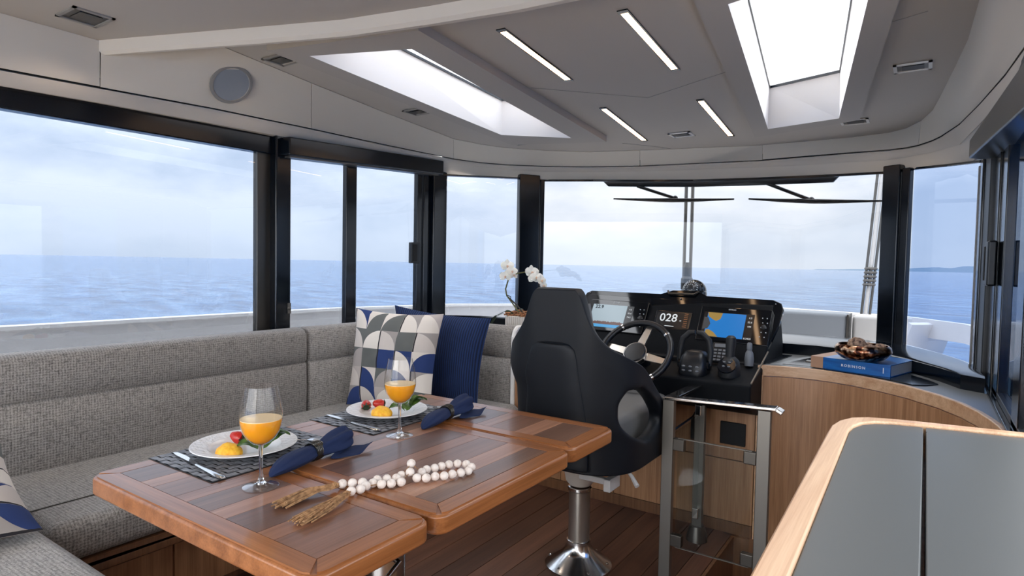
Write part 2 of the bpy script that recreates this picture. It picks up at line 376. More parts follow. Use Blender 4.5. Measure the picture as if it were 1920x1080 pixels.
# ================================================================ the setting
Vc = Vector
def cz(y, a=2.36): return a - .05 * y
GT = [(-3.03, 3.535, 1.955), (-2.978, 3.692, 1.966), (-2.92, 3.853, 1.977), (-2.786, 3.952, 1.974), (-2.668, 4.039, 1.972), (-2.569, 4.198, 1.969), (-2.202, 4.377, 1.969), (-1.846, 4.464, 1.956), (-1.463, 4.554, 1.946), (-1.076, 4.533, 1.931), (-0.726, 4.501, 1.92), (-0.501, 4.477, 1.913), (-0.231, 4.4, 1.902), (-0.161, 4.36, 1.901), (-0.08, 4.312, 1.902), (0.01, 4.131, 1.882), (0.079, 3.975, 1.863), (0.15, 3.774, 1.84), (0.194, 3.631, 1.823)]
GROOVE =  [(-2.957, 3.569, 2.073), (-2.878, 3.794, 2.072), (-2.713, 3.916, 2.061), (-2.514, 4.143, 2.067), (-2.215, 4.289, 2.061), (-1.821, 4.396, 2.054), (-1.444, 4.485, 2.057), (-0.957, 4.455, 2.038), (-0.719, 4.433, 2.037), (-0.406, 4.384, 2.031), (-0.21, 4.321, 2.02), (-0.123, 4.271, 2.016), (-0.062, 4.206, 2.015), (-0.003, 4.084, 2.012), (0.041, 3.987, 2.017), (0.111, 3.803, 2.037)]
LIP =  [(-2.972, 3.587, 2.045), (-2.892, 3.813, 2.048), (-2.726, 3.936, 2.028), (-2.526, 4.165, 2.029), (-2.226, 4.311, 2.028), (-1.829, 4.419, 2.02), (-1.45, 4.508, 2.018), (-0.96, 4.478, 1.998), (-0.721, 4.456, 1.988), (-0.406, 4.407, 1.981), (-0.209, 4.343, 1.969), (-0.121, 4.293, 1.969), (-0.061, 4.228, 1.967), (-0.0, 4.105, 1.956), (0.044, 4.007, 1.95), (0.116, 3.822, 1.94)]
CE =  [(-2.847, 3.433, 2.188), (-2.764, 3.64, 2.178), (-2.646, 3.815, 2.169), (-2.429, 3.998, 2.16), (-2.151, 4.158, 2.152), (-1.768, 4.259, 2.147), (-1.401, 4.339, 2.143), (-0.955, 4.432, 2.138), (-0.724, 4.441, 2.138), (-0.414, 4.437, 2.138), (-0.218, 4.402, 2.14), (-0.129, 4.335, 2.143), (-0.055, 4.194, 2.15), (0.0, 3.984, 2.161), (0.03, 3.723, 2.174), (0.077, 3.284, 2.196)]
AFT = -1.7
PG = [(-3.0, AFT, 2.0), (-3.0, .876, 2.014), (-3.0, 1.222, 2.028), (-3.0, 1.733, 2.05), (-3.0, 2.323, 2.062), (-3.0, 2.904, 2.069)]
PT = [(-2.97, AFT, 2.22), (-2.97, .87, 2.22), (-2.97, 1.211, 2.22), (-2.735, 1.633, 2.278), (-2.78, 2.152, 2.252), (-2.82, 2.727, 2.224)]
PL = [(-3.03, AFT, 1.95), (-3.03, .884, 1.96), (-3.03, 1.234, 1.972), (-3.03, 1.75, 1.984), (-3.03, 2.33, 1.995), (-3.03, 2.934, 2.018)]
SG = [(.155, 3.16, 1.985), (.19, 2.555, 1.94), (.205, 2.2, 1.922), (.225, 0, 1.9), (.225, AFT, 1.9)]
STT = [(.105, 3.0, 2.21), (.12, 2.6, 2.23), (.13, 2.1, 2.255), (.14, 0, 2.36), (.14, AFT, 2.44)]
SL = [(.165, 3.1, 1.905), (.20, 2.53, 1.893), (.215, 2.18, 1.86), (.235, 0, 1.85), (.235, AFT, 1.85)]

# floor: planks laid fore and aft, with an opening for the companionway by the rail
fl = struct('floor', join(g_box(-3.1, -.74, AFT, 3.4, -.08, -.012), g_box(-.74, .3, AFT, 2.38, -.08, -.012)), 'black_matte')
pw = .118; k = 0
x = -2.95
while x < .28:
    x1 = min(x + pw - .003, .28); yend = 3.06 if x < -.76 else 2.38
    cut = .3 + 1.9 * ((k * .618) % 1)
    for (ya, yb) in ((-1.65, cut), (cut + .003, yend)):
        xb = min(x1, -.742) if yb > 2.4 and x < -.76 else x1
        if x1 - x > .02: build('plank', g_box(x, xb, ya, yb, -.012, 0), 'floor_plank_%d' % ((k * 2 + (ya > 0)) % 3), fl)
    x += pw; k += 1
# companionway steps going down behind the guard rail
st = struct('trim_1', join(g_box(-.74, -.726, 2.38, 3.06, -.98, -.002), g_box(-.74, .3, 2.38, 2.392, -.98, -.002), g_box(-.76, .3, 2.36, 3.1, -.99, -.96)), 'oak_dark')
for i, (za, ya) in enumerate(((-.24, 2.80), (-.48, 2.59), (-.72, 2.39))):
    build('step', g_box(-.724, .26, ya, 3.035, za - .03, za), 'floor_plank_1', st)

def fill(outer, holes, zf):
    from mathutils.geometry import tessellate_polygon
    loops = [[Vc((p[0], p[1], 0)) for p in l] for l in [outer] + holes]
    tri = tessellate_polygon(loops); pts = [p for l in loops for p in l]
    return [(p.x, p.y, zf(p.y)) for p in pts], [tuple(q) for q in tri]
SKL_O = [(-2.493, 1.689), (-1.723, 1.85), (-1.815, 3.793), (-2.464, 3.619)]; SKL_I = [(-2.368, 1.823), (-1.884, 1.981), (-1.982, 3.612), (-2.371, 3.354)]
SKR_O = [(-.67, 1.88), (-.03, 1.92), (-.335, 3.885), (-.922, 4.052)]; SKR_I = [(-.603, 2.196), (-.15, 2.10), (-.429, 3.809), (-.81, 3.881)]
SKL_G = [(-2.29, 1.92), (-1.90, 2.05), (-2.02, 3.50), (-2.31, 3.27)]; SKR_G = [(-.596, 2.27), (-.205, 2.27), (-.413, 3.637), (-.779, 3.738)]
outer = [(-2.97, .9), (-2.735, 1.633), (-2.78, 2.152), (-2.82, 2.727)] + [(p[0], p[1]) for p in CE] + [(p[0], p[1]) for p in STT[:3]] + [(.16, .9)]
g = fill(outer, [SKL_I, SKR_I], cz)
struct('ceiling', (g[0] + [], g[1]), 'headliner')
struct('ceiling', ([(-3.0, AFT, 2.22), (.3, AFT, 2.22), (.3, 1.74, 2.22), (-.2, 1.78, 2.22), (-.7, 1.785, 2.22), (-1.2, 1.74, 2.22), (-1.53, 1.68, 2.22), (-1.89, 1.6, 2.22), (-2.6, 1.34, 2.22), (-2.98, 1.2, 2.22)], [tuple(range(10))]), 'headliner_panel')
rim = [(-2.972, 1.205), (-2.8, 1.265), (-2.6, 1.34), (-2.25, 1.475), (-1.89, 1.6), (-1.53, 1.68), (-1.2, 1.74), (-.7, 1.785), (-.2, 1.78), (.25, 1.74)]
struct('trim_2', g_sweep([[(x, y, 2.222), (x, y + .004, 2.175), (x + .006, y + .02, 2.163), (x + .02, y + .05, 2.166), (x + .022, y + .06, 2.30), (x, y, 2.30)] for x, y in rim]), 'fascia_cream', smooth=True)
# ceiling joints: shallow dark reveals between the headliner panels
def reveal(name, pts):
    P = [Vc((x, y, cz(y) - .0006)) for x, y in pts]
    return struct(name, join(*[g_bar(a, b, .004, .0022) for a, b in zip(P, P[1:])]), 'vent_grey')
reveal('trim_3', [(-1.75, 2.74), (-1.613, 2.86), (-1.27, 3.151), (-.854, 2.969), (-.8, 2.945)])
reveal('trim_4', [(-.20, 2.725), (-.137, 2.699), (-.03, 2.66)])
reveal('trim_5', [(-1.80, 4.02), (-1.63, 4.19), (-1.55, 4.3)])

# fascia above the windows: one panel between each pair of joints, rolled lip below a shadow gap
fas = struct('trim_6', g_strip([PG + GROOVE + SG, [(x - .0 + (-.03 if x < -2.9 else .0) , y + (.03 if y > 3.5 else 0), z + .05) for x, y, z in PG + GROOVE + SG]]), 'black_matte')
def lerp(a, b, t): return tuple(a[i] + (b[i] - a[i]) * t for i in range(3))
def panel(bot, top, mid=None):
    bot = list(bot); top = list(top); e = .012
    for L in (bot, top) + ((mid,) if mid else ()):
        d0 = (Vc(L[1]) - Vc(L[0])).length; d1 = (Vc(L[-1]) - Vc(L[-2])).length
        L[0] = lerp(L[0], L[1], .0015 / d0); L[-1] = lerp(L[-1], L[-2], .0015 / d1)
    bot = [(x, y, z + .006) for x, y, z in bot]
    rows = [bot] + ([mid] if mid else []) + [top]
    return build('panel', g_strip(rows), 'fascia_cream', fas, smooth=True, solid=.008, angle=50)
panel(PG[:3], PT[:3]); panel(PG[2:5], [(-2.965, 1.2135, 2.222)] + PT[3:5]); panel(PG[4:] + GROOVE[:1], PT[4:] + CE[:1])
panel(GROOVE[:6], CE[:6]); panel(GROOVE[5:8], CE[5:8]); panel(GROOVE[7:13], CE[7:13])
panel(GROOVE[12:] + SG, CE[12:] + STT, [lerp(GROOVE[12], CE[12], .55), lerp(GROOVE[13], CE[13], .5), (.04, 3.9, 2.085), (.085, 3.6, 2.06), (.125, 3.05, 2.01), (.15, 2.55, 2.02), (.158, 2.15, 2.05), (.16, 0, 2.1), (.16, AFT, 2.1)])
def off(L, dz): return [(x, y, z + dz) for x, y, z in L]
lipT = off(PG + GROOVE + SG, -.004); lipB = PL + LIP + SL
mid = [lerp(a, b, .5) for a, b in zip(lipT, lipB)]
mid = [(x + (.012 if x < -2.95 else -.004 if x > .1 else 0), y - (.012 if y > 3.6 else 0), z) for x, y, z in mid]
struct('trim_7', g_strip([lipT, mid, lipB]), 'fascia_lip', smooth=True, solid=.006, angle=70)
soff = [(-3.075, AFT, 1.955), (-3.075, .884, 1.965), (-3.075, 1.234, 1.975), (-3.075, 1.75, 1.985), (-3.075, 2.33, 1.99), (-3.075, 2.934, 2.0)]
gtf = [(-3.03, 3.60, 1.958)] + [lerp(GT[i], GT[i + 1], t) for i, t in ((2, 0), (3, .3), (5, .3), (6, .1), (7, .3), (8, .1), (9, .6), (10, .3), (11, .6), (13, 0), (13, .6), (14, .5), (15, .0), (16, .2), (17, .2))]
struct('trim_8', g_strip([lipB[:len(PL) + len(LIP)] + SL, soff + gtf + [(.26, 3.1, 1.85), (.27, 2.53, 1.85), (.28, 2.18, 1.84), (.28, 0, 1.84), (.28, AFT, 1.84)]]), 'fascia_cream', smooth=True)
# outer shell above the windows
struct('wall_port', join(g_box(-3.14, -3.07, AFT, 3.6, -.08, .87), g_box(-3.16, -3.09, AFT, 3.66, 1.95, 2.75)), 'white_gel')
struct('wall_front', join(g_strip([[(x * 1.012, y * 1.012, 2.7) for x, y, z in GT], [(x * 1.006, y * 1.006, z - .005) for x, y, z in GT]]),
       g_strip([[(x * 1.004, y * 1.004, .862) for x, y, z in GT], [(x * 1.004, y * 1.004, -.08) for x, y, z in GT]])), 'white_gel', smooth=True, solid=.02)
struct('wall_starboard', join(g_box(.27, .32, AFT, 3.62, -.9, .82), g_box(.27, .32, AFT, 3.72, 1.83, 2.75)), 'white_gel')
struct('wall_aft', join(g_box(-3.1, -3.0, AFT - .06, AFT, -.08, 2.3), g_box(.15, .3, AFT - .06, AFT, -.08, 2.3), g_box(-3.0, .15, AFT - .06, AFT, 2.08, 2.3)), 'headliner_panel')  # out of view; opening widened to let in more sky light
struct('wall_companionway', g_box(-.78, .26, 3.04, 3.074, -.98, .0), 'oak_dark')

# ---- skylights
def skylight(name, O, I, G, extra):
    n = 4; z0 = lambda p: cz(p[1], 2.32)
    # hanging coaming: underside ring and outer skirt
    v = [(*p, z0(p)) for p in O] + [(*p, z0(p)) for p in I] + [(*p, cz(p[1]) + .004) for p in O]
    f = [(i, (i + 1) % 4, 4 + (i + 1) % 4, 4 + i) for i in range(4)] + [(i, (i + 1) % 4, 8 + (i + 1) % 4, 8 + i) for i in range(4)]
    root = struct(name, (v, f), 'headliner_panel')
    v = [(*p, z0(p)) for p in I] + [(*p, cz(p[1], 2.52)) for p in G]
    build('shaft_lining', (v, [(i, (i + 1) % 4, 4 + (i + 1) % 4, 4 + i) for i in range(4)]), 'shaft_white', root)
    c = Vc((sum(p[0] for p in G) / 4, sum(p[1] for p in G) / 4))
    big = [tuple(c + (Vc(p) - c) * 1.03) for p in G]
    build('pane', g_prism(big, [cz(p[1], 2.525) for p in big], [cz(p[1], 2.533) for p in big]), 'glass_hatch', root)
    P = [Vc((*p, cz(p[1], 2.518))) for p in G]
    for a, b in zip(P, P[1:] + P[:1]): build('gasket', g_bar(a, b, .012, .012), 'black_gloss', root)
    return root
g = fill([(-3.16, AFT), (-3.16, 3.66)] + [(x * 1.012, y * 1.012) for x, y, z in GT[1:-1]] + [(.32, 3.72), (.32, AFT)], [SKL_G, SKR_G], lambda y: cz(y, 2.527))
struct('roof_light_seal', g, 'white_gel', solid=.004)  # unseen roof sheet added to stop light leaking in above the headliner
skylight('window_7', SKL_O, SKL_I, SKL_G, 0); skylight('window_8', SKR_O, SKR_I, SKR_G, 0)

# ---- windows: black frames, tinted panes
def box4(x0, x1, y0, y1, za, zb): return g_box(x0, x1, y0, y1, za, zb)
w1 = struct('window_1', g_prism([(-3.13, AFT), (-3.065, AFT), (-3.065, 2.16), (-3.13, 2.16)], [1.855, 1.855, 1.890, 1.890], [1.985, 1.985, 1.995, 1.995]), 'black_gloss', bevel=.006)
build('pane', g_box(-3.106, -3.098, AFT, 2.06, .86, 1.90), 'glass_port', w1)
build('post', g_box(-3.125, -3.085, 2.035, 2.13, .86, 1.95), 'steel_dark', w1, bevel=.003)
w2 = struct('window_2', g_box(-3.13, -3.03, 2.115, 2.215, .86, 2.0), 'black_gloss', bevel=.01)
build('pane', g_box(-3.100, -3.092, 2.2, 2.66, .87, 1.93), 'glass_port', w2)
build('pane', g_box(-3.084, -3.076, 2.70, 3.33, .87, 1.95), 'glass_port', w2)
build('mullion', g_box(-3.10, -3.06, 2.645, 2.73, .86, 1.93), 'black_gloss', w2, bevel=.005)
build('head_cover', g_prism([(-3.09, 2.135), (-2.965, 2.155), (-2.965, 3.47), (-3.09, 3.56)], [1.882, 1.882, 1.945, 1.945], [1.985, 1.985, 2.045, 2.045]), 'black_gloss', w2, bevel=.008)
build('track', g_prism([(-3.06, 2.17), (-2.985, 2.17), (-2.985, 3.44), (-3.06, 3.44)], [1.874, 1.874, 1.936, 1.936], [1.884, 1.884, 1.947, 1.947]), 'steel_brushed', w2)
build('jamb', g_box(-3.10, -3.06, 3.30, 3.345, .86, 1.96), 'black_gloss', w2, bevel=.004)
build('jamb', g_box(-3.09, -3.05, 3.36, 3.42, .86, 1.96), 'black_gloss', w2, bevel=.006)
build('jamb', g_box(-3.10, -3.02, 3.43, 3.58, .86, 2.0), 'black_gloss', w2, bevel=.008)
hd = build('handle', g_box(-3.075, -3.045, 3.225, 3.315, 1.29, 1.44), 'black_satin', w2, bevel=.006)
build('finger_recess', g_box(-3.046, -3.043, 3.24, 3.285, 1.305, 1.425), 'black_matte', hd)
build('latch', join(g_box(-3.03, -3.022, 2.19, 2.21, .99, 1.05), g_sphere((-3.025, 2.2, 1.02), .012, 8, 6)), 'steel_brushed', w2)
build('sill', g_box(-3.12, -3.05, 2.2, 3.58, .84, .87), 'black_gloss', w2)

def ribbon(pts, dz_top, zb, k=1.0): return g_strip([[(x * k, y * k, z + dz_top) for x, y, z in pts], [(x * k, y * k, zb) for x, y, z in pts]])
def post_at(name, parent, a, b, zb, zt, depth=.05, mt='black_gloss', bev=.008):
    a = Vc((a[0], a[1])); b = Vc((b[0], b[1])); n = Vc((-(b - a).y, (b - a).x)).normalized() * depth
    return build(name, g_prism([tuple(a - n * .75), tuple(b - n * .75), tuple(b + n * .5), tuple(a + n * .5)], zb, zt), mt, parent, bevel=bev)
w3 = struct('window_3', g_strip([[(x * .997, y * .997, z + .003) for x, y, z in GT[0:6]], [(x * .997, y * .997, z - .006) for x, y, z in GT[0:6]]]), 'black_gloss', solid=.012)
build('pane', ribbon([(-3.06, 3.50, 1.955)] + GT[0:6], 0, .80), 'glass_corner', w3, smooth=True)
w4 = struct('window_4', g_strip([[(x * .997, y * .997, z + .003) for x, y, z in GT[5:14]], [(x * .997, y * .997, z - .012) for x, y, z in GT[5:14]]]), 'black_gloss', solid=.012)
build('pane', ribbon(GT[5:15], 0, .80), 'glass_front', w4, smooth=True)
post_at('post', w4, (-2.672, 4.02), (-2.575, 4.165), .86, 2.0)
post_at('post', w4, (-2.566, 4.17), (-2.545, 4.20), .86, 1.97, .03)
post_at('post', w4, (-.225, 4.36), (-.135, 4.315), .85, 1.93)
post_at('post', w4, (-.13, 4.31), (-.088, 4.28), .85, 1.905, .03)
fair = [lerp(GT[6], GT[7], .22)] + GT[7:11] + [lerp(GT[11], GT[12], .05)]
fb = [(x * 1.02, y * 1.02, z - .005) for x, y, z in fair]; fz = [.0, .03, .032, .032, .031, .0]
fbot = [lerp(fb[0], fb[1], .15)] + fb[1:-1] + [lerp(fb[-1], fb[-2], .15)]
build('wiper_fairing', g_strip([[(x, y, z + .01) for x, y, z in fb], [(x, y, z - d_) for (x, y, z), d_ in zip(fbot, (.03, .03, .032, .032, .031, .03))]]), 'black_satin', w4, solid=.02)
w5 = struct('window_5', g_strip([[(x * .997, y * .997, z + .003) for x, y, z in GT[14:19]], [(x * .997, y * .997, z - .006) for x, y, z in GT[14:19]]]), 'black_gloss', solid=.012)
build('pane', ribbon(GT[14:19] + [(.27, 3.60, 1.82)], 0, .80), 'glass_stb_corner', w5, smooth=True)
w6 = struct('window_6', join(g_box(.19, .30, 3.44, 3.62, .80, 1.90)), 'black_gloss', bevel=.008)
build('backing', g_box(.262, .292, 2.79, 3.64, .78, 1.9), 'black_matte', w6)  # black box added behind the jambs to block bright gaps
build('jamb', g_box(.186, .20, 3.62, 3.66, .85, 1.80), 'vent_grey', w6)
build('jamb', g_box(.20, .28, 3.16, 3.43, .82, 1.86), 'black_satin', w6, bevel=.006)
build('jamb', g_box(.215, .27, 2.95, 3.15, .82, 1.84), 'black_gloss', w6, bevel=.006)
build('stile', g_box(.222, .255, 2.76, 2.94, .84, 1.82), 'black_gloss', w6, bevel=.004)
build('pane', g_box(.238, .246, 2.30, 2.78, .85, 1.84), 'glass_stb', w6)
build('stile', g_box(.222, .255, 2.16, 2.31, .84, 1.82), 'black_gloss', w6, bevel=.004)
build('pane', g_box(.250, .258, AFT, 2.18, .85, 1.84), 'glass_hatch', w6)
build('bottom_rail', g_box(.205, .275, AFT, 3.44, .80, .852), 'black_gloss', w6, bevel=.005)
build('bottom_rail', g_box(.222, .255, AFT, 2.95, .852, .875), 'black_satin', w6, bevel=.003)
build('head_rail', g_box(.20, .29, AFT, 3.44, 1.80, 1.90), 'black_satin', w6)
build('head_cover', g_prism([(.125, 3.10), (.188, 2.03), (.215, AFT), (.27, AFT), (.27, 3.18), (.16, 3.18)], [1.760, 1.717, 1.717, 1.717, 1.765, 1.765], [1.836, 1.845, 1.86, 1.86, 1.84, 1.84]), 'steel_dark', w6, bevel=.006)
hd = build('handle', g_box(.185, .215, 2.88, 3.02, 1.25, 1.42), 'black_satin', w6, bevel=.008)
build('finger_recess', g_box(.182, .187, 2.97, 3.01, 1.27, 1.40), 'black_matte', hd)

# ================================================================ outside
tag(build('sea', ([(-9000, -3000, -1.55), (9000, -3000, -1.55), (9000, 14000, -1.55), (-9000, 14000, -1.55)], [(0, 1, 2, 3)]), 'sea_water'), 'calm blue sea with small ripples reaching the horizon', 'sea', None, 'stuff')
hp = []
for i in range(60):
    x = -1500 + i * 60
    hp.append((x, 6500, -1.6)); 
hv = []; 
for i in range(80):
    x = -900 + i * 45; h = 18 + 75 * max(0, math.sin((i + 6) / 86 * PI)) * (.55 + .45 * noise.noise(Vc((i * .11, 3, 0)))) + 12 * noise.noise(Vc((i * .4, 9, 0)))
    hv.append((x, 6500 + 20 * math.sin(i * .5), -1.6, max(4, h * min(1, (i + 1) / 30))))
rows = [[(x, y, -1.6) for x, y, z, h in hv], [(x, y + 250, h) for x, y, z, h in hv], [(x, y + 700, -1.6) for x, y, z, h in hv]]
tag(build('hill_ridge', g_strip(rows), 'hill', smooth=True), 'hazy blue hills low on the horizon at the right', 'hills')
BW = [(-3.95, -3), (-3.95, 1.0), (-3.9, 3.2), (-3.75, 4.6), (-3.35, 6.0), (-2.6, 7.3), (-1.6, 7.9), (-.6, 7.6), (-.1, 7.3), (.3, 6.9), (.55, 6.3), (.85, 4.5), (1.0, 2.0), (1.05, -3)]
BZ = [.925, .925, .92, .90, .86, .84, .835, .835, .84, .83, .80, .78, .76, .76]
def bul(pts, za, zb, w=.06):
    secs = []
    for i, (x, y) in enumerate(pts):
        a = Vc(pts[max(i - 1, 0)]); b = Vc(pts[min(i + 1, len(pts) - 1)]); t_ = (b - a).normalized(); n_ = Vc((t_.y, -t_.x)) * w
        secs.append([(x, y, za[i]), (x, y, zb[i]), (x - n_.x, y - n_.y, zb[i]), (x - n_.x, y - n_.y, za[i])])
    return g_sweep(secs)
bo = tag(build('bulwark', bul(BW[:9], [.2] * 9, [z - .02 for z in BZ[:9]]), 'gelcoat_grey', smooth=True), 'pale bulwark curving along the port deck and around the bow', 'bulwark')  # shade on the inner face is put into the grey colour
build('capping', bul([(x + .01, y) for x, y in BW[:9]], [z - .02 for z in BZ[:9]], BZ[:9], .09), 'white_gel', bo, smooth=True)
bo = tag(build('bulwark', join(bul(BW[8:], [.66, .655, .63, .60, .58, .58], BZ[8:]), bul(BW[8:], [.3] * 6, [.50, .47, .44, .40, .38, .38]), g_bar((-.08, 7.28, .3), (.06, 7.15, .8), .5, .05)), 'bulwark_white', smooth=True), 'white starboard bulwark with a long open slot showing the sea', 'bulwark')
dk = tag(build('foredeck', g_prism([(-3.9, -3), (-3.18, -3), (-3.18, 3.7), (-2.7, 4.3), (-1.5, 4.8), (-.2, 4.6), (.25, 3.75), (.36, 3.2), (.36, -3), (1.0, -3), (.95, 2), (.8, 4.5), (.5, 6.25), (.25, 6.85), (-.1, 7.2), (-.6, 7.5), (-1.6, 7.8), (-2.6, 7.2), (-3.3, 5.9), (-3.7, 4.6), (-3.85, 3.2)], .36, .44), 'deck_white'), 'white deck running around the cabin to the bow', 'deck')
tag(build('bounce_deck', g_box(-3.9, 1.0, -6.5, AFT - .07, -.12, -.02), 'deck_sand'), 'unseen sand coloured cockpit deck added aft to bounce light into the saloon', 'deck')  # added out of view to bounce light up onto the ceiling
def rbox(x0, x1, y0, y1, z0, z1): return g_box(x0, x1, y0, y1, z0, z1)
t1 = tag(build('sunpad_bolster', g_box(-2.2, -.50, 5.45, 5.72, .56, .955), 'bolster', bevel=.03, seg=3), 'long grey padded bolster standing on the foredeck ahead of the windscreen', 'bolster')
build('pipe_seam', g_box(-.503, -.490, 5.44, 5.70, .58, .95), 'steel_dark', t1)
t1 = tag(build('sunpad_bolster', g_box(-.47, -.20, 5.50, 5.75, .56, .945), 'gelcoat_grey', bevel=.03, seg=3), 'short pale bolster at the starboard end of the foredeck pad', 'bolster')
tag(build('sunpad', g_box(-2.2, -.62, 5.78, 6.5, .44, .60), 'bolster', bevel=.03, seg=3), 'grey sunpad lying on the foredeck behind the bolsters', 'sunpad')
s1 = empty('forestay', (-1.70, 5.2, .45), 'twin steel stay rising from a dark furling collar, seen at the middle of the windscreen', 'rigging')
for dx in (-.028, .028): build('stay', g_tube([(-1.70 + dx, 5.2, 1.1), (-1.70 + dx * 1.0, 5.2, 3.4)], .014, 10), 'steel_brushed', s1)
build('stay', g_tube([(-1.70, 5.19, .44), (-1.70, 5.19, 1.3)], .02, 10), 'steel_brushed', s1)
build('furling_collar', g_lathe([(.03, 0), (.05, .01), (.05, .10), (.035, .12), (.035, .2), (.022, .24)], 14, (-1.70, 5.2, 1.10)), 'black_satin', s1)
build('line_tail', g_tube([(-1.67, 5.18, 1.13), (-1.62, 5.17, 1.11), (-1.57, 5.17, 1.14)], .006, 6), 'black_satin', s1)
s2 = empty('shroud', (-.45, 6.1, .45), 'slanting shroud with wrapped lines near the right windscreen post', 'rigging')
a, b_ = Vc((-.455, 6.1, .44)), Vc((-.29, 6.1, 2.9))
for dx in (-.03, 0, .03): build('stay', g_tube([a + Vc((dx, 0, .0)), b_ + Vc((dx * 1.2, 0, 0))], .011 if dx else .016, 8), 'steel_brushed' if dx else 'white_gel', s2)
for i in range(5):
    c_ = a.lerp(b_, .30 + i * .014); build('lashing', g_lathe([(.045, -.012), (.052, 0), (.045, .012)], 12, tuple(c_)), 'steel_dark', s2)
for nm, arm0, arm1, bl0, bl1, lab in (('wiper', (-1.902, 4.549, 1.926), (-1.619, 4.616, 1.825), (-2.092, 4.53, 1.834), (-1.185, 4.64, 1.803), 'black windscreen wiper on the left, crossing in front of the forestay'),
                                     ('wiper', (-.967, 4.613, 1.905), (-.664, 4.584, 1.768), (-1.078, 4.62, 1.798), (-.238, 4.50, 1.738), 'black windscreen wiper on the right, its blade ending beside the shroud')):
    wp = empty(nm, arm1, lab, 'wiper')
    build('arm', g_tube([arm0, arm1], .012, 8), 'black_satin', wp)
    A, B_ = Vc(bl0), Vc(bl1)
    build('blade', g_tube([A.lerp(B_, q) - Vc((0, 0, .01 * math.sin(q * PI))) for q in (0, .1, .25, .4, .5, .6, .75, .9, 1)], [.006, .008, .012, .015, .016, .015, .012, .008, .006], 8), 'black_satin', wp)
    build('pivot', g_sphere(arm1, .022, 10, 8), 'black_satin', wp)

# ================================================================ ceiling fittings
LED = [((-1.477, 2.087), (-1.515, 2.709)), ((-.976, 2.163), (-1.003, 2.801)), ((-1.565, 3.225), (-1.626, 3.987)), ((-1.036, 3.312), (-1.078, 4.085))]
LL = ['recessed warm light strip nearest the port skylight, aft one of its pair', 'recessed warm light strip nearest the starboard skylight, aft one of its pair', 'forward light strip on the port side of the headliner', 'forward light strip beside the starboard skylight coaming']
for (a, b), lab in zip(LED, LL):
    A = Vc((*a, cz(a[1]) - .002)); B = Vc((*b, cz(b[1]) - .002)); tt = (B - A).normalized()
    o = empty('light_strip', A.lerp(B, .5), lab, 'light strip', 'linear lights in the headliner')
    build('channel', join(g_bar(A - tt * .02, B + tt * .02, .042, .006)), 'black_gloss', o)
    build('diffuser', g_bar(A + tt * .004, B - tt * .004, .028, .008), 'led_warm', o)
DL = [((-2.72, 1.06), 2.22, 'rectangular vent light in the dropped aft headliner by the port fascia'), ((-2.628, 1.862), 0, 'small flush downlight beside the aft corner of the port skylight'), ((-2.615, 2.809), 0, 'small flush downlight between the port fascia and the middle of the port skylight'),
      ((-2.45, 3.72), 0, 'small flush downlight off the forward port corner of the headliner'), ((-1.355, 3.95), 0, 'small dark flush downlight near the forward edge between the light strips'), ((-.375, 4.06), 0, 'small chrome downlight at the forward corner of the starboard skylight'), ((-.084, 3.239), 0, 'chrome rimmed downlight near the starboard edge of the headliner')]
for i, ((x, y), z, lab) in enumerate(DL):
    zz = z or cz(y); s = 1.15 if i == 0 else 1
    o = empty('downlight', (x, y, zz), lab, 'downlight', 'flush lights in the headliner')
    fr_ = 'white_gel' if i > 3 else 'vent_grey'
    w, l = .072 * s, .062 * s
    rim_ = join(g_box(x - w, x + w, y - l, y - l + .012, zz - .006, zz), g_box(x - w, x + w, y + l - .012, y + l, zz - .006, zz), g_box(x - w, x - w + .014, y - l, y + l, zz - .006, zz), g_box(x + w - .014, x + w, y - l, y + l, zz - .006, zz))
    build('rim', rim_, fr_, o); build('backplate', g_box(x - w + .01, x + w - .01, y - l + .01, y + l - .01, zz - .002, zz + .001), 'steel_dark', o)
    build('louvre', g_box(x - w * .55, x + w * .6, y - l * .5, y + l * .55, zz - .005, zz - .002), 'black_satin' if i > 3 else 'steel_dark', o)
for (x, y), z, lab in DL[:6]:
    ld = bpy.data.lights.new('downlight_lamp', 'SPOT'); ld.energy = 4; ld.color = (1.0, .80, .62); ld.spot_size = 2.6; ld.spot_blend = .8; ld.shadow_soft_size = .04
    lo = bpy.data.objects.new('downlight_lamp', ld); COL.objects.link(lo); lo.location = (x, y, (z or cz(y)) - .02)
sp = empty('speaker', (-2.93, 1.735, 2.135), 'round grey speaker grille set in the port fascia', 'speaker')
dirn = Vc((.27, .0, -.15)); 
Mx = frame((-2.862, 1.745, 2.155), (.05, 1, 0), (.28, -.014, .34))
sg = [p for p in g_lathe([(.103, 0), (.103, .006), (.098, .008), (.088, .008), (.085, .004)], 32, (0, 0, 0), False)]
build('bezel', xf((sg[0], sg[1]), Mx), 'vent_grey', sp, smooth=True); build('grille', xf(g_lathe([(.086, .0), (.086, .005), (.0, .007)], 32), Mx), 'bolster', sp)

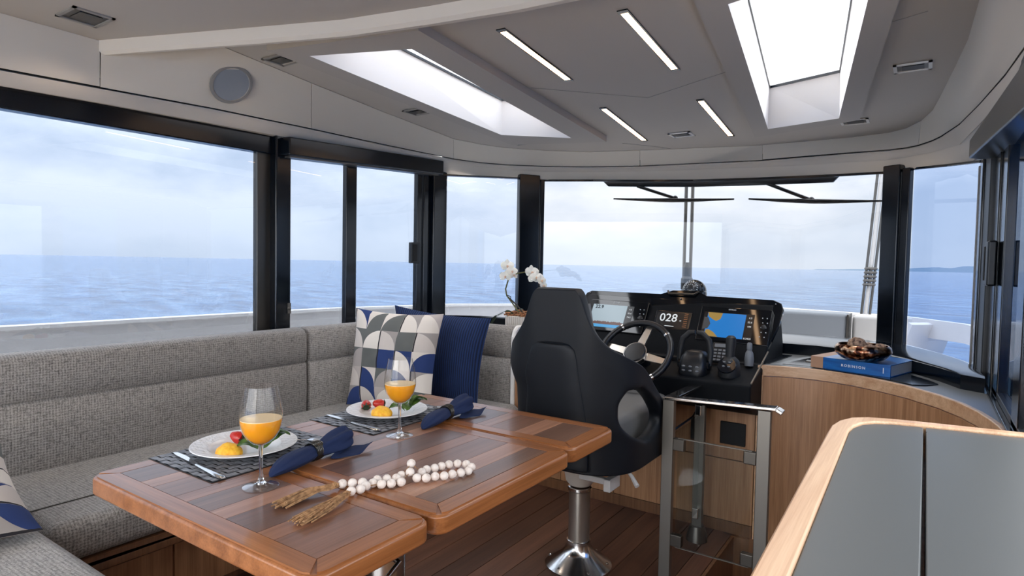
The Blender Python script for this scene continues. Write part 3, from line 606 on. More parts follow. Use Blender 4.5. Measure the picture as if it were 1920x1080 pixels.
# ================================================================ settee
sb = empty('settee_base', (-2.5, 1.6, 0), 'wooden settee base with cupboard fronts under the grey cushions', 'settee base')
build('plinth', join(g_box(-2.98, -2.30, .1, 3.02, 0, .27), g_box(-2.30, -1.96, 2.52, 3.04, 0, .27), g_box(-2.30, -1.5, .1, .66, 0, .27)), 'oak_dark', sb)
build('top_board', join(g_box(-2.98, -2.20, .1, 3.02, .27, .325), g_box(-2.20, -1.94, 2.48, 3.04, .27, .325), g_box(-2.2, -1.48, .1, .70, .27, .325)), 'oak_dark', sb, bevel=.004)
for i in range(4): build('cupboard_door', g_box(-2.30, -2.285, .72 + i * .45, .72 + i * .45 + .444, .03, .262), 'oak_vertical', sb, bevel=.002)
GS = 'grey tweed seat cushions'; GB = 'grey tweed back cushions'
o = tag(build('seat_cushion', g_box(-2.86, -2.19, .74, 2.50, .325, .462), 'tweed', bevel=.045, seg=4), 'long grey tweed seat cushion along the port side behind the table', 'cushion', GS)
build('stitching', join(g_box(-2.395, -2.391, .76, 2.49, .4615, .4635), g_box(-2.388, -2.385, .76, 2.49, .4615, .4630)), 'steel_dark', o)
o = tag(build('seat_cushion', g_box(-2.86, -1.97, 2.505, 3.05, .325, .462), 'tweed', bevel=.045, seg=4), 'short grey tweed seat cushion in the forward corner under the pillows', 'cushion', GS)
o = tag(build('seat_cushion', g_box(-2.86, -1.5, .10, .735, .325, .472), 'tweed', bevel=.045, seg=4), 'grey tweed seat cushion at the aft end in the lower left corner of the photo', 'cushion', GS)
def backpart(y0, y1, lab, x=-2.85, axis='y'):
    # profile: face, seam notch, rounded top
    pr = [(0, .445), (.004, .60), (0, .72), (-.014, .730), (0, .740), (.002, .80), (0, .885), (-.012, .905), (-.035, .916), (-.09, .918), (-.125, .908), (-.14, .88), (-.14, .445)]
    secs = []
    for q, ins in ((y0, .012), (y0 + .012, 0), (y1 - .012, 0), (y1, .012)):
        secs.append([((x + a - (ins if a > -.07 else -ins)), q, z - (ins if z > .9 else 0)) if axis == 'y' else (q, x - a + (ins if a > -.07 else -ins), z - (ins if z > .9 else 0)) for a, z in pr])
    return tag(build('back_cushion', g_sweep(secs), 'tweed', smooth=True, angle=50), lab, 'cushion', GB)
backpart(-.3, 2.195, 'long grey tweed back cushion below the big port window')
backpart(2.212, 3.19, 'short grey tweed back cushion in the corner, left of the patterned pillow')
backpart(-2.83, -2.062, 'grey tweed back cushion facing aft behind the blue pillow', 3.05, 'x')
tag(build('end_panel', g_prism([(3.045, .30), (3.045, .86), (3.06, .90), (3.09, .925), (3.2, .925), (3.235, .9), (3.25, .86), (3.25, .30)], -2.058, -2.03), 'white_gel'), 'white end panel closing the settee back beside the helm seat', 'panel')
o = bpy.data.objects['end_panel']; me = o.data
og = ORG['end_panel']
for v_ in me.vertices:
    w = v_.co + og; v_.co = Vc((w.z, w.x, w.y))
o.location = (0, 0, 0); ORG['end_panel'] = Vc((0, 0, 0)); o.modifiers.new('bevel', 'BEVEL').width = .008

def pillow(name, C4, th, mt, lab, cat='pillow', group=None, n=26, sag=0.0):
    BL, BR, TR, TL = [Vc(c) for c in C4]
    nrm = ((BR - BL).cross(TL - BL)).normalized(); v = []; uvs = []
    for side in (1, -1):
        for j in range(n + 1):
            for i in range(n + 1):
                a, b = i / n, j / n
                ca, cb = 2 * a - 1, 2 * b - 1
                a2 = .5 + ca / 2 * (1 - .07 * (1 - cb * cb)); b2 = .5 + cb / 2 * (1 - .07 * (1 - ca * ca))
                p = BL * (1 - a2) * (1 - b2) + BR * a2 * (1 - b2) + TR * a2 * b2 + TL * (1 - a2) * b2
                hgt = ((1 - abs(ca) ** 2.6) * (1 - abs(cb) ** 2.6)) ** .62
                wr = .010 * noise.noise(Vc((a * 4, b * 4, side * 3 + len(lab)))) + .006 * noise.noise(Vc((a * 11, b * 9, side + len(lab))))
                p = p + nrm * side * (th / 2 * hgt + wr * min(1, hgt * 2)) - Vc((0, 0, sag * hgt))
                v.append(tuple(p)); uvs.append((a, b))
    m_ = n + 1; f = []
    for s_ in (0, 1):
        for j in range(n):
            for i in range(n):
                q = [s_ * m_ * m_ + x for x in (j * m_ + i, j * m_ + i + 1, (j + 1) * m_ + i + 1, (j + 1) * m_ + i)]
                f.append(tuple(q if s_ == 0 else q[::-1]))
    g = (v, f); me = bpy.data.meshes.new(name)
    og = Vc((sum(p[0] for p in v) / len(v), sum(p[1] for p in v) / len(v), min(p[2] for p in v)))
    me.from_pydata([(p[0] - og.x, p[1] - og.y, p[2] - og.z) for p in v], [], f)
    uv = me.uv_layers.new(name='uv'); flat = []
    for l in me.loops: flat += uvs[l.vertex_index]
    uv.data.foreach_set('uv', flat)
    me.polygons.foreach_set('use_smooth', [True] * len(me.polygons)); me.materials.append(MATS[mt])
    o = bpy.data.objects.new(name, me); COL.objects.link(o); o.location = og; ORG[o.name] = og
    tag(o, lab, cat, group)
    edge = [BL, BR, TR, TL]; pts = []
    return o
pillow('throw_pillow', [(-2.755, 2.387, .468), (-2.204, 2.50, .470), (-2.206, 2.60, 1.015), (-2.78, 2.482, 1.023)], .17, 'quilt_print', 'patterned pillow in navy, grey and cream standing in the forward corner')
pillow('throw_pillow', [(-2.66, 2.70, .465), (-2.10, 2.78, .470), (-2.059, 2.845, .985), (-2.727, 2.745, 1.03)], .16, 'blue_rib', 'navy ribbed pillow behind and right of the patterned one')
pillow('throw_pillow', [(-2.10, .70, .500), (-2.58, .74, .66), (-2.60, .24, .72), (-2.12, .18, .52)], .15, 'quilt_print', 'patterned pillow cut off by the left edge, on the aft cushion')

# ================================================================ dining table
dt = empty('dining_table', (-1.27, 1.26, 0), 'varnished striped wooden dining table with two folding end leaves', 'table')
def leaf(y0, y1, x0, x1, seed, ex=0):
    rnd = random.Random(seed)
    rr = .035
    def rounded(m):
        c = [(x0 + m + rr, y0 + m + rr, PI), (x1 - m - rr, y0 + m + rr, 1.5 * PI), (x1 - m - rr, y1 - m - rr, 0), (x0 + m + rr, y1 - m - rr, .5 * PI)]
        return [(cx + rr * math.cos(s + k * PI / 10), cy + rr * math.sin(s + k * PI / 10)) for cx, cy, s in c for k in range(6)]
    lf = build('table_leaf', g_prism(rounded(.004), .712, .7565), 'table_border_long', dt, bevel=.008, seg=3)
    bw = .055; z0, z1 = .7555, .7598
    R_ = rounded(.010); n = len(R_)
    # four mitred border boards around the planks
    xi0, xi1, yi0, yi1 = x0 + bw, x1 - bw, y0 + bw, y1 - bw
    q = [R_[0:6], R_[6:12], R_[12:18], R_[18:24]]
    inn = [(xi0, yi0), (xi1, yi0), (xi1, yi1), (xi0, yi1)]
    for i in range(4):
        j = (i + 1) % 4
        poly = q[i][3:] + q[j][:3] + [inn[j], inn[i]]
        cx = sum(p[0] for p in poly) / len(poly); cy = sum(p[1] for p in poly) / len(poly)
        poly = [(cx + (px - cx) * .997, cy + (py - cy) * .997) for px, py in poly]
        build('border_board', g_prism(poly, z0, z1), 'table_border_cross' if i % 2 == 0 else 'table_border_long', lf)
    xs = xi0 + .002
    widths = [.105, .055, .10, .05, .09, .062, .11, .055, .10, .07, .09]; k = seed % 3; cnt = 0
    seq = [0, 3, 2, 1, 4, 3, 0, 1, 2, 3, 4]
    while xs < xi1 - .012:
        w = widths[(cnt + k) % len(widths)]
        xe = min(xs + w, xi1 - .002)
        if xi1 - xe < .03: xe = xi1 - .002
        build('plank', g_box(xs, xe - .0012, yi0 + .0015, yi1 - .0015, z0, z1 - .0002), 'table_plank_%d' % seq[(cnt + k) % len(seq)], lf)
        xs = xe; cnt += 1
    return lf
leaf(.655, .974, -1.705, -.838, 0); leaf(.978, 1.573, -1.705, -.832, 1); leaf(1.577, 1.885, -1.705, -.838, 2)
build('pedestal', join(g_lathe([(.20, 0), (.20, .015), (.075, .03), (.06, .06), (.06, .64), (.14, .655), (.14, .68)], 28, (-1.27, 1.25, 0))), 'steel_shiny', dt, smooth=True)
build('support_frame', join(g_box(-1.55, -.98, .80, 1.75, .685, .712), g_box(-1.2, -1.06, .86, 1.0, .57, .69)), 'black_satin', dt, bevel=.004)
build('release_lever', g_tube([(-1.13, .93, .60), (-1.02, .90, .585), (-.97, .95, .59), (-.99, 1.02, .60), (-1.08, 1.05, .60)], .007, 10), 'chrome', dt, smooth=True)

# ================================================================ forward bulkhead, dash and galley counter
wf = struct('trim_9', g_box(-2.03, -.62, 3.075, 3.12, 0, .84), 'black_matte')
def fpanel(x0, x1, z0, z1, m='oak_vertical', y=3.06): return build('panel', g_box(x0, x1, y, y + .02, z0, z1), m, wf, bevel=.0015)
fpanel(-2.028, -1.703, .06, .80); fpanel(-1.70, -1.372, .06, .80); fpanel(-1.369, -1.042, .06, .80)
fpanel(-1.039, -.650, .06, .362); fpanel(-1.039, -.650, .366, .66); fpanel(-.647, -.62, .0, .84, 'oak_edge'); fpanel(-2.028, -.650, 0, .057, 'oak_dark')
build('vent_panel', g_box(-.81, -.69, 3.048, 3.062, .44, .55), 'black_matte', wf, bevel=.004)
build('vent_panel', g_box(-.955, -.905, 3.048, 3.062, .43, .55), 'black_matte', wf, bevel=.004)
WC = [(-.622, 3.06), (-.55, 3.09), (-.47, 3.105), (-.36, 3.10), (-.25, 3.06), (-.15, 2.995), (-.05, 2.905), (.05, 2.775), (.115, 2.65), (.155, 2.53), (.178, 2.43), (.195, 2.33), (.205, 2.2)]
BC = [(-3.04, 3.50), (-2.75, 3.66), (-2.3, 3.78), (-1.7, 3.74), (-1.1, 3.62), (-.675, 3.57), (-.47, 3.585), (-.25, 3.52), (-.06, 3.335), (.06, 3.13), (.127, 2.98), (.20, 2.93)]
GB_ = [(-3.05, 3.56), (-2.94, 3.86), (-2.62, 4.10), (-2.0, 4.43), (-1.4, 4.56), (-.98, 4.52), (-.62, 4.48), (-.35, 4.43), (-.10, 4.31), (.075, 3.98), (.15, 3.77), (.20, 3.55)]
dash = empty('dash_cabinet', (-.2, 2.9, 0), 'curved oak dash cabinet with a grey top sweeping round to starboard', 'cabinet')
def curve_off(c, dd):
    o = []
    for i, p in enumerate(c):
        a = Vc(c[max(0, i - 1)]); b = Vc(c[min(len(c) - 1, i + 1)]); t_ = (b - a).normalized(); o.append((p[0] - t_.y * dd, p[1] + t_.x * dd))
    return o
Wi = curve_off(WC, .018)
build('curved_front', g_strip([[(x, y, .79) for x, y in curve_off(WC, .004)], [(x, y, -.9) for x, y in curve_off(WC, .004)]]), 'oak_vertical', dash, smooth=True, solid=.012)
build('edge_trim', g_sweep([[(a[0], a[1], .792), (b[0], b[1], .792), (b[0], b[1], .842), (a[0], a[1], .842)] for a, b in zip(WC, Wi)]), 'oak_cross', dash, smooth=True, bevel=.003)
top = Wi + [(.205, 2.93), (.127, 2.985)] + [(x, y + .01) for x, y in BC[5:10][::-1]] + [(-.62, 3.5)]
build('top', g_prism(top, .815, .8405), 'grey_top', dash)
build('port_shelf', g_prism([(-3.02, 3.26), (-1.68, 3.26), (-1.68, 3.75), (-2.3, 3.80), (-2.75, 3.68), (-3.02, 3.53)], .77, .80), 'grey_top', dash)
lz = .905
struct('trim_10', g_strip([[(x, y, .79) for x, y in BC], [(x, y, lz - .008) for x, y in BC], [(x + (g[0] - x) * .04, y + (g[1] - y) * .04, lz) for (x, y), g in zip(BC, GB_)], [(g[0], g[1], .866) for g in GB_]]), 'black_gloss', smooth=True, angle=30)
# inset hatches in the dash top
hq = [(-.60, 3.02), (-.46, 3.085), (-.40, 3.40), (-.48, 3.50), (-.60, 3.48)]
build('hatch_frame', g_prism([(-.595, 3.12), (-.425, 3.13), (-.34, 3.50), (-.50, 3.52)], .840, .844), 'grey_light', dash)
build('hatch', g_prism([(-.555, 3.15), (-.43, 3.16), (-.365, 3.46), (-.475, 3.47)], .8435, .847), 'black_gloss', dash, bevel=.002)
build('hatch_pull', g_box(-.475, -.425, 3.29, 3.34, .847, .851), 'steel_brushed', dash, bevel=.003)
build('hatch', g_prism([(-.66, 3.12), (-.61, 3.14), (-.57, 3.50), (-.66, 3.50)], .8405, .845), 'black_gloss', dash)
build('corner_inlay', g_prism([(-.37, 3.105), (-.20, 3.06), (-.09, 2.985), (-.03, 2.93), (.015, 2.955), (.058, 3.02), (.03, 3.09), (-.05, 3.22), (-.13, 3.36), (-.3, 3.42)], .8405, .846), 'black_gloss', dash, bevel=.002)

gc = empty('galley_counter', (.03, .8, 0), 'grey galley counter with a pale wooden edge in the right foreground', 'counter')
OP = [(-.150, -.45), (-.158, .745), (-.168, 1.50), (-.168, 1.58), (-.158, 1.645), (-.138, 1.695), (-.105, 1.725), (-.06, 1.742), (.0, 1.755), (.08, 1.768), (.19, 1.786), (.262, 1.797)]
IP = [(-.112, -.45), (-.119, .745), (-.130, 1.50), (-.131, 1.56), (-.126, 1.61), (-.112, 1.655), (-.090, 1.684), (-.055, 1.704), (.0, 1.719), (.08, 1.733), (.19, 1.752), (.262, 1.763)]
build('wooden_edge', g_sweep([[(a[0], a[1], .895), (b[0], b[1], .895), (b[0], b[1], .942), (a[0], a[1], .942)] for a, b in zip(OP, IP)]), 'oak_edge', gc, smooth=True, bevel=.004, angle=30)
build('worktop_panel', g_prism(IP[:9] + [(.008, 1.715), (.008, -.45)], .90, .936), 'grey_worktop', gc, bevel=.003)
build('worktop_panel', g_prism([(.013, -.45), (.262, -.45), (.262, 1.70), (.15, 1.69), (.013, 1.668)], .90, .938), 'grey_worktop', gc, bevel=.003)
build('worktop_panel', g_prism([(.013, 1.674), (.15, 1.696), (.262, 1.706), (.262, 1.76), (.19, 1.749), (.08, 1.730), (.013, 1.717)], .90, .936), 'grey_worktop', gc)
body = [(x + (.012 if i < 6 else 0), y - (.012 if i > 4 else 0)) for i, (x, y) in enumerate(OP)]
build('cabinet_side', g_prism(body + [(.262, -.45)], 0, .896), 'oak_vertical', gc)

# ================================================================ helm console and instruments
hc = empty('helm_console', (-1.13, 3.1, .62), 'glossy black helm console carrying two chart screens and the controls', 'console')
prof = [(3.11, .84), (3.135, .90), (3.285, 1.115), (3.36, 1.12), (3.46, 1.06), (3.55, .9), (3.55, .79), (3.058, .79), (3.058, .60), (2.90, .642), (2.835, .67), (2.83, .775), (2.85, .785)]
secs = [[(x, y, z) for y, z in prof] for x in (-1.66, -.625)]
build('body', g_sweep(secs), 'console_body', hc, bevel=.008)
PM = frame((-1.13, 3.125, .838), (1, 0, -.016), (0, .18, .30))
def plate(name, pts, m, parent, z0=0, z1=.006, bevel=0, **kw): return build(name, xf(g_prism(pts, z0, z1), PM), m, parent, bevel=bevel, **kw)
plate('instrument_panel', [(-.55, -.01), (-.565, .30), (-.555, .335), (-.525, .352), (-.10, .358), (-.035, .385), (.10, .39), (.155, .362), (.49, .362), (.53, .345), (.545, .31), (.535, .22), (.50, .08), (.47, -.01)], 'console_black', hc, -.02, .004, .004)
plate('inner_bezel', [(-.545, .06), (-.55, .30), (-.53, .325), (.47, .325), (.50, .30), (.475, .04)], 'console_gloss', hc, .003, .007, .002)
build('grab_handle', xf(g_tube([(-.06, .375, .01), (-.05, .355, .018), (.09, .358, .018), (.11, .382, .01)], .006, 8), PM), 'steel_dark', hc)
for sx, sy in ((-.53, .335), (.505, .335), (.49, .06), (.02, .332)): build('screw', xf(g_sphere((sx, sy, .008), .004, 8, 6), PM), 'chrome', hc)
build('lower_shelf', g_box(-1.60, -.95, 3.03, 3.10, .80, .845), 'black_satin', hc, bevel=.006)
build('trim_line', join(g_bar((-1.6, 3.028, .846), (-1.0, 3.028, .846), .004, .004), g_bar((-1.6, 3.028, .815), (-1.05, 3.028, .815), .004, .004)), 'steel_brushed', hc)
build('kick_line', g_bar((-.626, 2.84, .786), (-.615, 3.12, .90), .006, .006), 'steel_brushed', hc)

def rect(x0, x1, y0, y1): return [(x0, y0), (x1, y0), (x1, y1), (x0, y1)]
def plotter(x0, y0, lab, chart):
    w, h = .355, .198
    o = empty('chartplotter', tuple(PM @ Vc((x0 + w / 2, y0, .01))), lab, 'chartplotter', None)
    P = lambda n, pts, m, a, b, bev=0: build(n, xf(g_prism(pts, a, b), PM), m, o, bevel=bev)
    P('housing', rect(x0, x0 + w, y0, y0 + h), 'console_gloss', .006, .028, .005)
    sx0, sx1, sy0, sy1 = x0 + .022, x0 + .268, y0 + .022, y0 + .165
    scr = P('screen', rect(sx0, sx1 + .006, sy0, sy1), 'screen_dark', .028, .0285)
    T_ = lambda s, x, y, size, m='screen_text', bold=.0: text_mesh(s, size, PM @ T(x, y, .0302), m, o, 'lettering', .0002, 'CENTER', bold)
    text_mesh('SIMRAD', .011, PM @ T((sx0 + sx1) / 2 + .015, y0 + h - .014, .0285), 'key_white', o, 'lettering', .0002)
    if chart:
        P('sea_area', rect(sx0 + .02, sx1 - .035, sy0 + .002, sy1 - .004), 'screen_blue', .0285, .0290)
        x_, y_ = sx0 + .02, sy1 - .004
        P('land_area', [(x_, y_), (x_ + .075, y_), (x_ + .068, y_ - .035), (x_ + .048, y_ - .048), (x_ + .03, y_ - .04), (x_ + .005, y_ - .022)], 'screen_sand', .0290, .0294)
        P('land_area', [(x_, y_ - .137), (x_ + .07, y_ - .137), (x_ + .045, y_ - .112), (x_ + .02, y_ - .098), (x_ + .004, y_ - .10)], 'screen_sand', .0290, .0294)
        P('shallow_area', [(x_ - .015, y_ - .028), (x_ + .006, y_ - .03), (x_ + .022, y_ - .066), (x_ + .012, y_ - .092), (x_ - .015, y_ - .10)], 'screen_grey', .0290, .0294)
    else:
        P('echo_area', rect(sx0, sx1 - .035, sy0 + .032, sy1), 'screen_pale', .0285, .0290)
        P('water_area', rect(sx0, sx1 - .035, sy0, sy0 + .018), 'screen_cyan', .0285, .0290)
        rnd = random.Random(3); bot = [(sx0 + i * .0053, sy0 + .018) for i in range(40)]
        topl = [(p[0], p[1] + .014 + .007 * rnd.random()) for p in bot]
        P('seabed_band', bot + topl[::-1], 'screen_rust', .0288, .0293)
        T_('22.9', sx0 + .042, sy1 - .017, .030, 'black_matte', .0006)
    for i, s_ in enumerate((('4.3', '22.6', '184', '8.3420') if chart else ('4.3', '22.6', '74.0', '0.0'))):
        T_(s_, sx1 - .012, sy1 - .022 - (i * .024 if i < 3 else .115), .013)
    kx = x0 + w - .043
    keys = []
    for r_ in range(5):
        for c_ in range(2): keys.append(g_sphere((kx + c_ * .022 + (.004 if r_ % 2 else 0), y0 + .045 + r_ * .026, .029), .0032, 6, 4))
    keys.append(g_lathe([(.012, .028), (.012, .033), (.0, .034)], 14, (kx + .012, y0 + .10, 0)))
    build('keys', xf(join(*keys[:-1]), PM), 'key_white', o)['kind'] = 'stuff'
    build('control_knob', xf(keys[-1], PM), 'black_satin', o)
    return o
plotter(-.495, .087, 'left chart screen showing the depth 22.9 over a pale echo trace', False)
plotter(.148, .092, 'right chart screen showing blue water and sand coloured land', True)
ap = empty('autopilot_display', tuple(PM @ Vc((0, .15, .01))), 'small dark display reading 028 between the two chart screens', 'display')
build('housing', xf(g_prism(rect(-.095, .105, .135, .248), .006, .018), PM), 'black_gloss', ap, bevel=.004)
build('screen', xf(g_prism(rect(-.085, .095, .150, .240), .018, .0185), PM), 'screen_dark', ap)
text_mesh('028', .066, PM @ T(-.018, .205, .0188), 'screen_text', ap, 'lettering', .0002, 'CENTER', .0004)
text_mesh('M', .012, PM @ T(.050, .192, .0188), 'screen_text', ap)
build('scale_lines', xf(join(*[g_prism(rect(.066, .086, .158 + i * .011, .160 + i * .011), .0186, .019) for i in range(8)]), PM), 'copper_line', ap)
build('status_line', xf(g_prism(rect(-.03, .02, .156, .159), .0186, .019), PM), 'screen_text', ap)

cp = empty('compass', (-1.075, 3.40, 1.12), 'black domed compass on top of the helm console', 'compass')
build('base', g_lathe([(.075, 0), (.075, .04), (.068, .05)], 24, (-1.075, 3.40, 1.12)), 'black_gloss', cp, smooth=True)
dome = [(.066 * math.cos(i * PI / 16), .066 * math.sin(i * PI / 16)) for i in range(9)]; dome[-1] = (0, .066)
build('hood', g_lathe(dome, 28, (-1.075, 3.425, 1.165)), 'black_gloss', cp, smooth=True)
build('dial', g_sphere((-1.075, 3.398, 1.172), .054, 24, 14, (1, 1, .92)), 'dial_grey', cp, smooth=True)
Mc = T(-1.075, 3.398, 1.172) @ RX(math.radians(68))
tk = [xf(g_box(-.0014, .0014, .030, .040, .036, .042), Mc @ RZ(i * PI / 10)) for i in range(20)] + [xf(g_box(-.0014, .0014, .014, .020, .048, .0505), Mc @ RZ(i * PI / 5)) for i in range(10)]
build('dial_marks', join(*tk), 'dial_white', cp)['kind'] = 'stuff'

# steering wheel
sw_c = Vc((-1.185, 2.86, .872))
sw = empty('steering_wheel', tuple(sw_c), 'black steering wheel with three brushed spokes in front of the console', 'steering wheel')
Mw = frame(sw_c, (1, 0, 0), (0, .64, .768))        # wheel plane
R_ = .178
build('rim', xf(g_tube([(R_ * math.cos(a * PI / 24), R_ * math.sin(a * PI / 24), 0) for a in range(48)], .0165, 12, True), Mw), 'black_satin', sw, smooth=True)
for a in (80, 168, 350):
    rd = math.radians(a); Ms = Mw @ RZ(rd)
    build('spoke', xf(join(g_prism([(.05, -.022), (R_ - .006, -.016), (R_ - .006, .016), (.05, .022)], -.022, -.012)), Ms), 'steel_light', sw, bevel=.003)
for a in (38, 125, 215, 312):
    rd = math.radians(a); c_ = (R_ * math.cos(rd), R_ * math.sin(rd), 0); c2_ = (R_ * math.cos(rd + .06), R_ * math.sin(rd + .06), 0)
    build('rim_clip', xf(g_tube([c_, c2_], .0178, 12), Mw), 'steel_shiny', sw, smooth=True)
build('hub', xf(g_lathe([(.058, -.03), (.062, -.012), (.060, .0)], 28), Mw), 'chrome', sw, smooth=True)
build('hub_cap', xf(g_lathe([(.055, .0), (.05, .006), (0, .009)], 28), Mw), 'black_satin', sw, smooth=True)
build('column', xf(g_lathe([(.045, -.2), (.05, -.1), (.04, -.03)], 18), Mw), 'black_satin', sw, smooth=True)

# throttle with its twin levers
th = empty('throttle_control', (-.905, 2.93, .78), 'twin lever engine throttle standing on the console beside the wheel', 'throttle')
secs = []
for z, w, dpt in ((.782, .062, .075), (.80, .068, .08), (.84, .066, .072), (.875, .058, .055), (.895, .045, .035), (.902, .025, .015)):
    secs.append([(-.905 + w * math.copysign(abs(math.cos(a)) ** .5, math.cos(a)), 2.93 + dpt * math.copysign(abs(math.sin(a)) ** .5, math.sin(a)), z) for a in [k * PI / 12 for k in range(24)]])
build('housing', g_sweep(secs), 'black_satin', th, smooth=True, angle=60)
for s_ in (-1, 1):
    build('lever', g_tube([(-.905 + s_ * .072, 2.915, .835), (-.905 + s_ * .074, 2.925, .90), (-.905 + s_ * .062, 2.93, .955), (-.905 + s_ * .030, 2.93, .985), (-.905 + s_ * .004, 2.93, .988)], [.012, .014, .014, .014, .011], 10), 'rubber', th, smooth=True)
    build('pivot_cap', xf(g_lathe([(.024, -.006), (.024, .006), (.018, .01)], 16), T(-.905 + s_ * .068, 2.915, .835) @ RY(s_ * PI / 2)), 'black_gloss', th)
bt = [g_sphere((-.905 + (i % 3 - 1) * .032, 2.93 - .077, .832 - (i // 3) * .02), .006, 8, 5, (1.5, .6, .8)) for i in range(6)]
for b in bt: build('button', b, 'grey_plastic', th)
# joystick
js = empty('joystick_control', (-.745, 2.95, .785), 'rounded black joystick to the right of the throttle', 'joystick')
secs = []
for z, w in ((.788, .046), (.80, .050), (.84, .049), (.87, .042), (.886, .026)):
    secs.append([(-.745 + w * math.cos(k * PI / 10), 2.93 + w * 1.1 * math.sin(k * PI / 10), z) for k in range(20)])
build('base', g_sweep(secs), 'rubber', js, smooth=True, angle=60)
build('face', xf(g_lathe([(.042, 0), (.040, .005), (0, .007)], 20), T(-.745, 2.884, .850) @ RX(math.radians(52))), 'black_gloss', js)
for i in range(4): build('button', g_sphere((-.757 + (i % 2) * .024, 2.884 - (i // 2) * .012, .866 - (i // 2) * .018), .005, 8, 5, (1.4, .8, .8)), 'grey_plastic', js)
build('grip', g_tube([(-.745, 2.93, .875), (-.745, 2.935, .905), (-.743, 2.937, .95), (-.743, 2.937, .975), (-.743, 2.937, .984)], [.019, .021, .024, .022, .012], 14), 'rubber', js, smooth=True)
kp = empty('keypad', (-.80, 3.06, .84), 'small button keypad between the throttle and the joystick', 'keypad')
Mk = frame((-.825, 3.05, .862), (1, 0, 0), (0, .5, .86))
build('case', xf(g_box(-.04, .04, -.03, .075, -.01, .006), Mk), 'black_satin', kp, bevel=.005)
build('readout', xf(g_box(-.03, .03, .05, .068, .006, .008), Mk), 'grey_plastic', kp)
for i in range(12): build('key', xf(g_box(-.03 + (i % 3) * .022, -.014 + (i % 3) * .022, -.022 + (i // 3) * .017, -.012 + (i // 3) * .017, .006, .009), Mk), 'grey_plastic', kp)
bn = empty('bottle_shaped_device', (-.69, 3.03, .83), 'small grey bottle shaped device standing right of the joystick', 'device')
build('body', g_lathe([(.020, 0), (.022, .03), (.018, .06), (.009, .078)], 16, (-.685, 3.05, .835)), 'grey_plastic', bn, smooth=True)
build('nozzle', g_lathe([(.012, .076), (.013, .082), (.012, .105), (.008, .11)], 14, (-.685, 3.05, .835)), 'grey_plastic', bn, smooth=True)

# ================================================================ helm seat
hs = empty('helm_chair', (-1.21, 2.35, 0), 'navy leather helm seat with open armrests on a steel pedestal', 'seat')
A_, RC = .262, .16
def U(s, z, o=0.0):
    sg = 1 if s >= 0 else -1; s = abs(s); f0 = A_ - RC; L = RC * PI / 2
    if s <= f0: x, y, nx, ny = s, 0, 0, -1
    elif s <= f0 + L:
        a = (s - f0) / RC; x = f0 + RC * math.sin(a); y = RC - RC * math.cos(a); nx, ny = math.sin(a), -math.cos(a)
    else: x = A_; y = RC + s - f0 - L; nx, ny = 1, 0
    x += nx * o; y += ny * o
    rec = -.07 * max(0, z - .62) * (1 if y < .3 else 1)
    kk = min(1, max(0, (z - .80) / .09)); x *= .95 if sg > 0 else .78 + .15 * kk * kk * (3 - 2 * kk)
    return (-1.18 + .018 * min(1, max(0, (z - .88) / .2)) + sg * x, 2.085 + y + rec, z)
def itp(z, T_):
    for (a, b), (c, d_) in zip(T_, T_[1:]):
        if a <= z <= c: return b + (d_ - b) * (z - a) / (c - a)
    return T_[0][1] if z < T_[0][0] else T_[-1][1]
SR = [(.45, .66), (.50, .70), (.52, .745), (.55, .755), (.61, .745), (.68, .675), (.75, .59), (.85, .47), (.915, .385), (.95, .30), (.98, .228), (1.03, .170), (1.1, .138), (1.17, .118), (1.195, .108), (1.212, .085)]
H1 = [(.60, .43), (.615, .39), (.64, .32), (.68, .27), (.72, .255), (.78, .255), (.81, .275), (.83, .30)]
H2 = [(.60, .44), (.615, .49), (.64, .545), (.68, .575), (.72, .555), (.78, .455), (.81, .40), (.83, .36)]
zs = [.502, .512, .53, .555, .58, .612, .63, .66, .69, .72, .75, .78, .805, .825, .86, .90, .935, .965, 1.0, 1.05, 1.10, 1.15, 1.185, 1.203, 1.212]
zs = sorted(set(round(z, 4) for z in zs))
hz0, hz1 = .615, .822
v = []; f = []; idx = {}
nb, nh, no = 7, 5, 3
def row(z):
    sr = itp(z, SR); h1 = min(itp(z, H1), .58 * sr); h2 = min(itp(z, H2), .84 * sr); h2 = max(h2, h1 + .02)
    half = [h1 * i / nb for i in range(nb + 1)] + [h1 + (h2 - h1) * i / nh for i in range(1, nh + 1)] + [h2 + (sr - h2) * i / no for i in range(1, no + 1)]
    return [-s for s in half[::-1][:-1]] + half
nc = None
for i, z in enumerate(zs):
    rw = row(z); nc = len(rw)
    for s in rw:
        bul_ = .012 * math.sin(PI * min(1, max(0, (z - .45) / .76)))
        v.append(U(s, z, bul_))
mid_ = (nc - 1) // 2
for i in range(len(zs) - 1):
    zc = (zs[i] + zs[i + 1]) / 2
    for k in range(nc - 1):
        c_ = k - mid_ if k >= mid_ else mid_ - 1 - k
        if hz0 < zc < hz1 and nb <= c_ < nb + nh: continue
        f.append((i * nc + k, i * nc + k + 1, (i + 1) * nc + k + 1, (i + 1) * nc + k))
build('shell', (v, f), 'navy_leather', hs, smooth=True, solid=.06, sub=2, angle=180)
LB = [(.52, .150), (.7, .145), (.85, .125), (.95, .108), (.985, .095), (1.0, .07)]
zl = [.52 + .48 * i / 24 for i in range(25)]
build('lumbar_panel', g_strip([[U(itp(z, LB) * (k / 8 - 1), z, .034 + .010 * (1 - (k / 8 - 1) ** 4)) for k in range(17)] for z in zl]), 'navy_leather', hs, smooth=True, solid=.02, bevel=.006, angle=180)
pip = [U(itp(z, LB) * 1.0 + .004, z, .036) for z in zl] + [U(itp(1.0, LB) * q, 1.004, .038) for q in (.6, 0, -.6)] + [U(-itp(z, LB) - .004, z, .036) for z in zl[::-1]]
build('piping', g_tube(pip, .0035, 6), 'black_satin', hs, smooth=True)
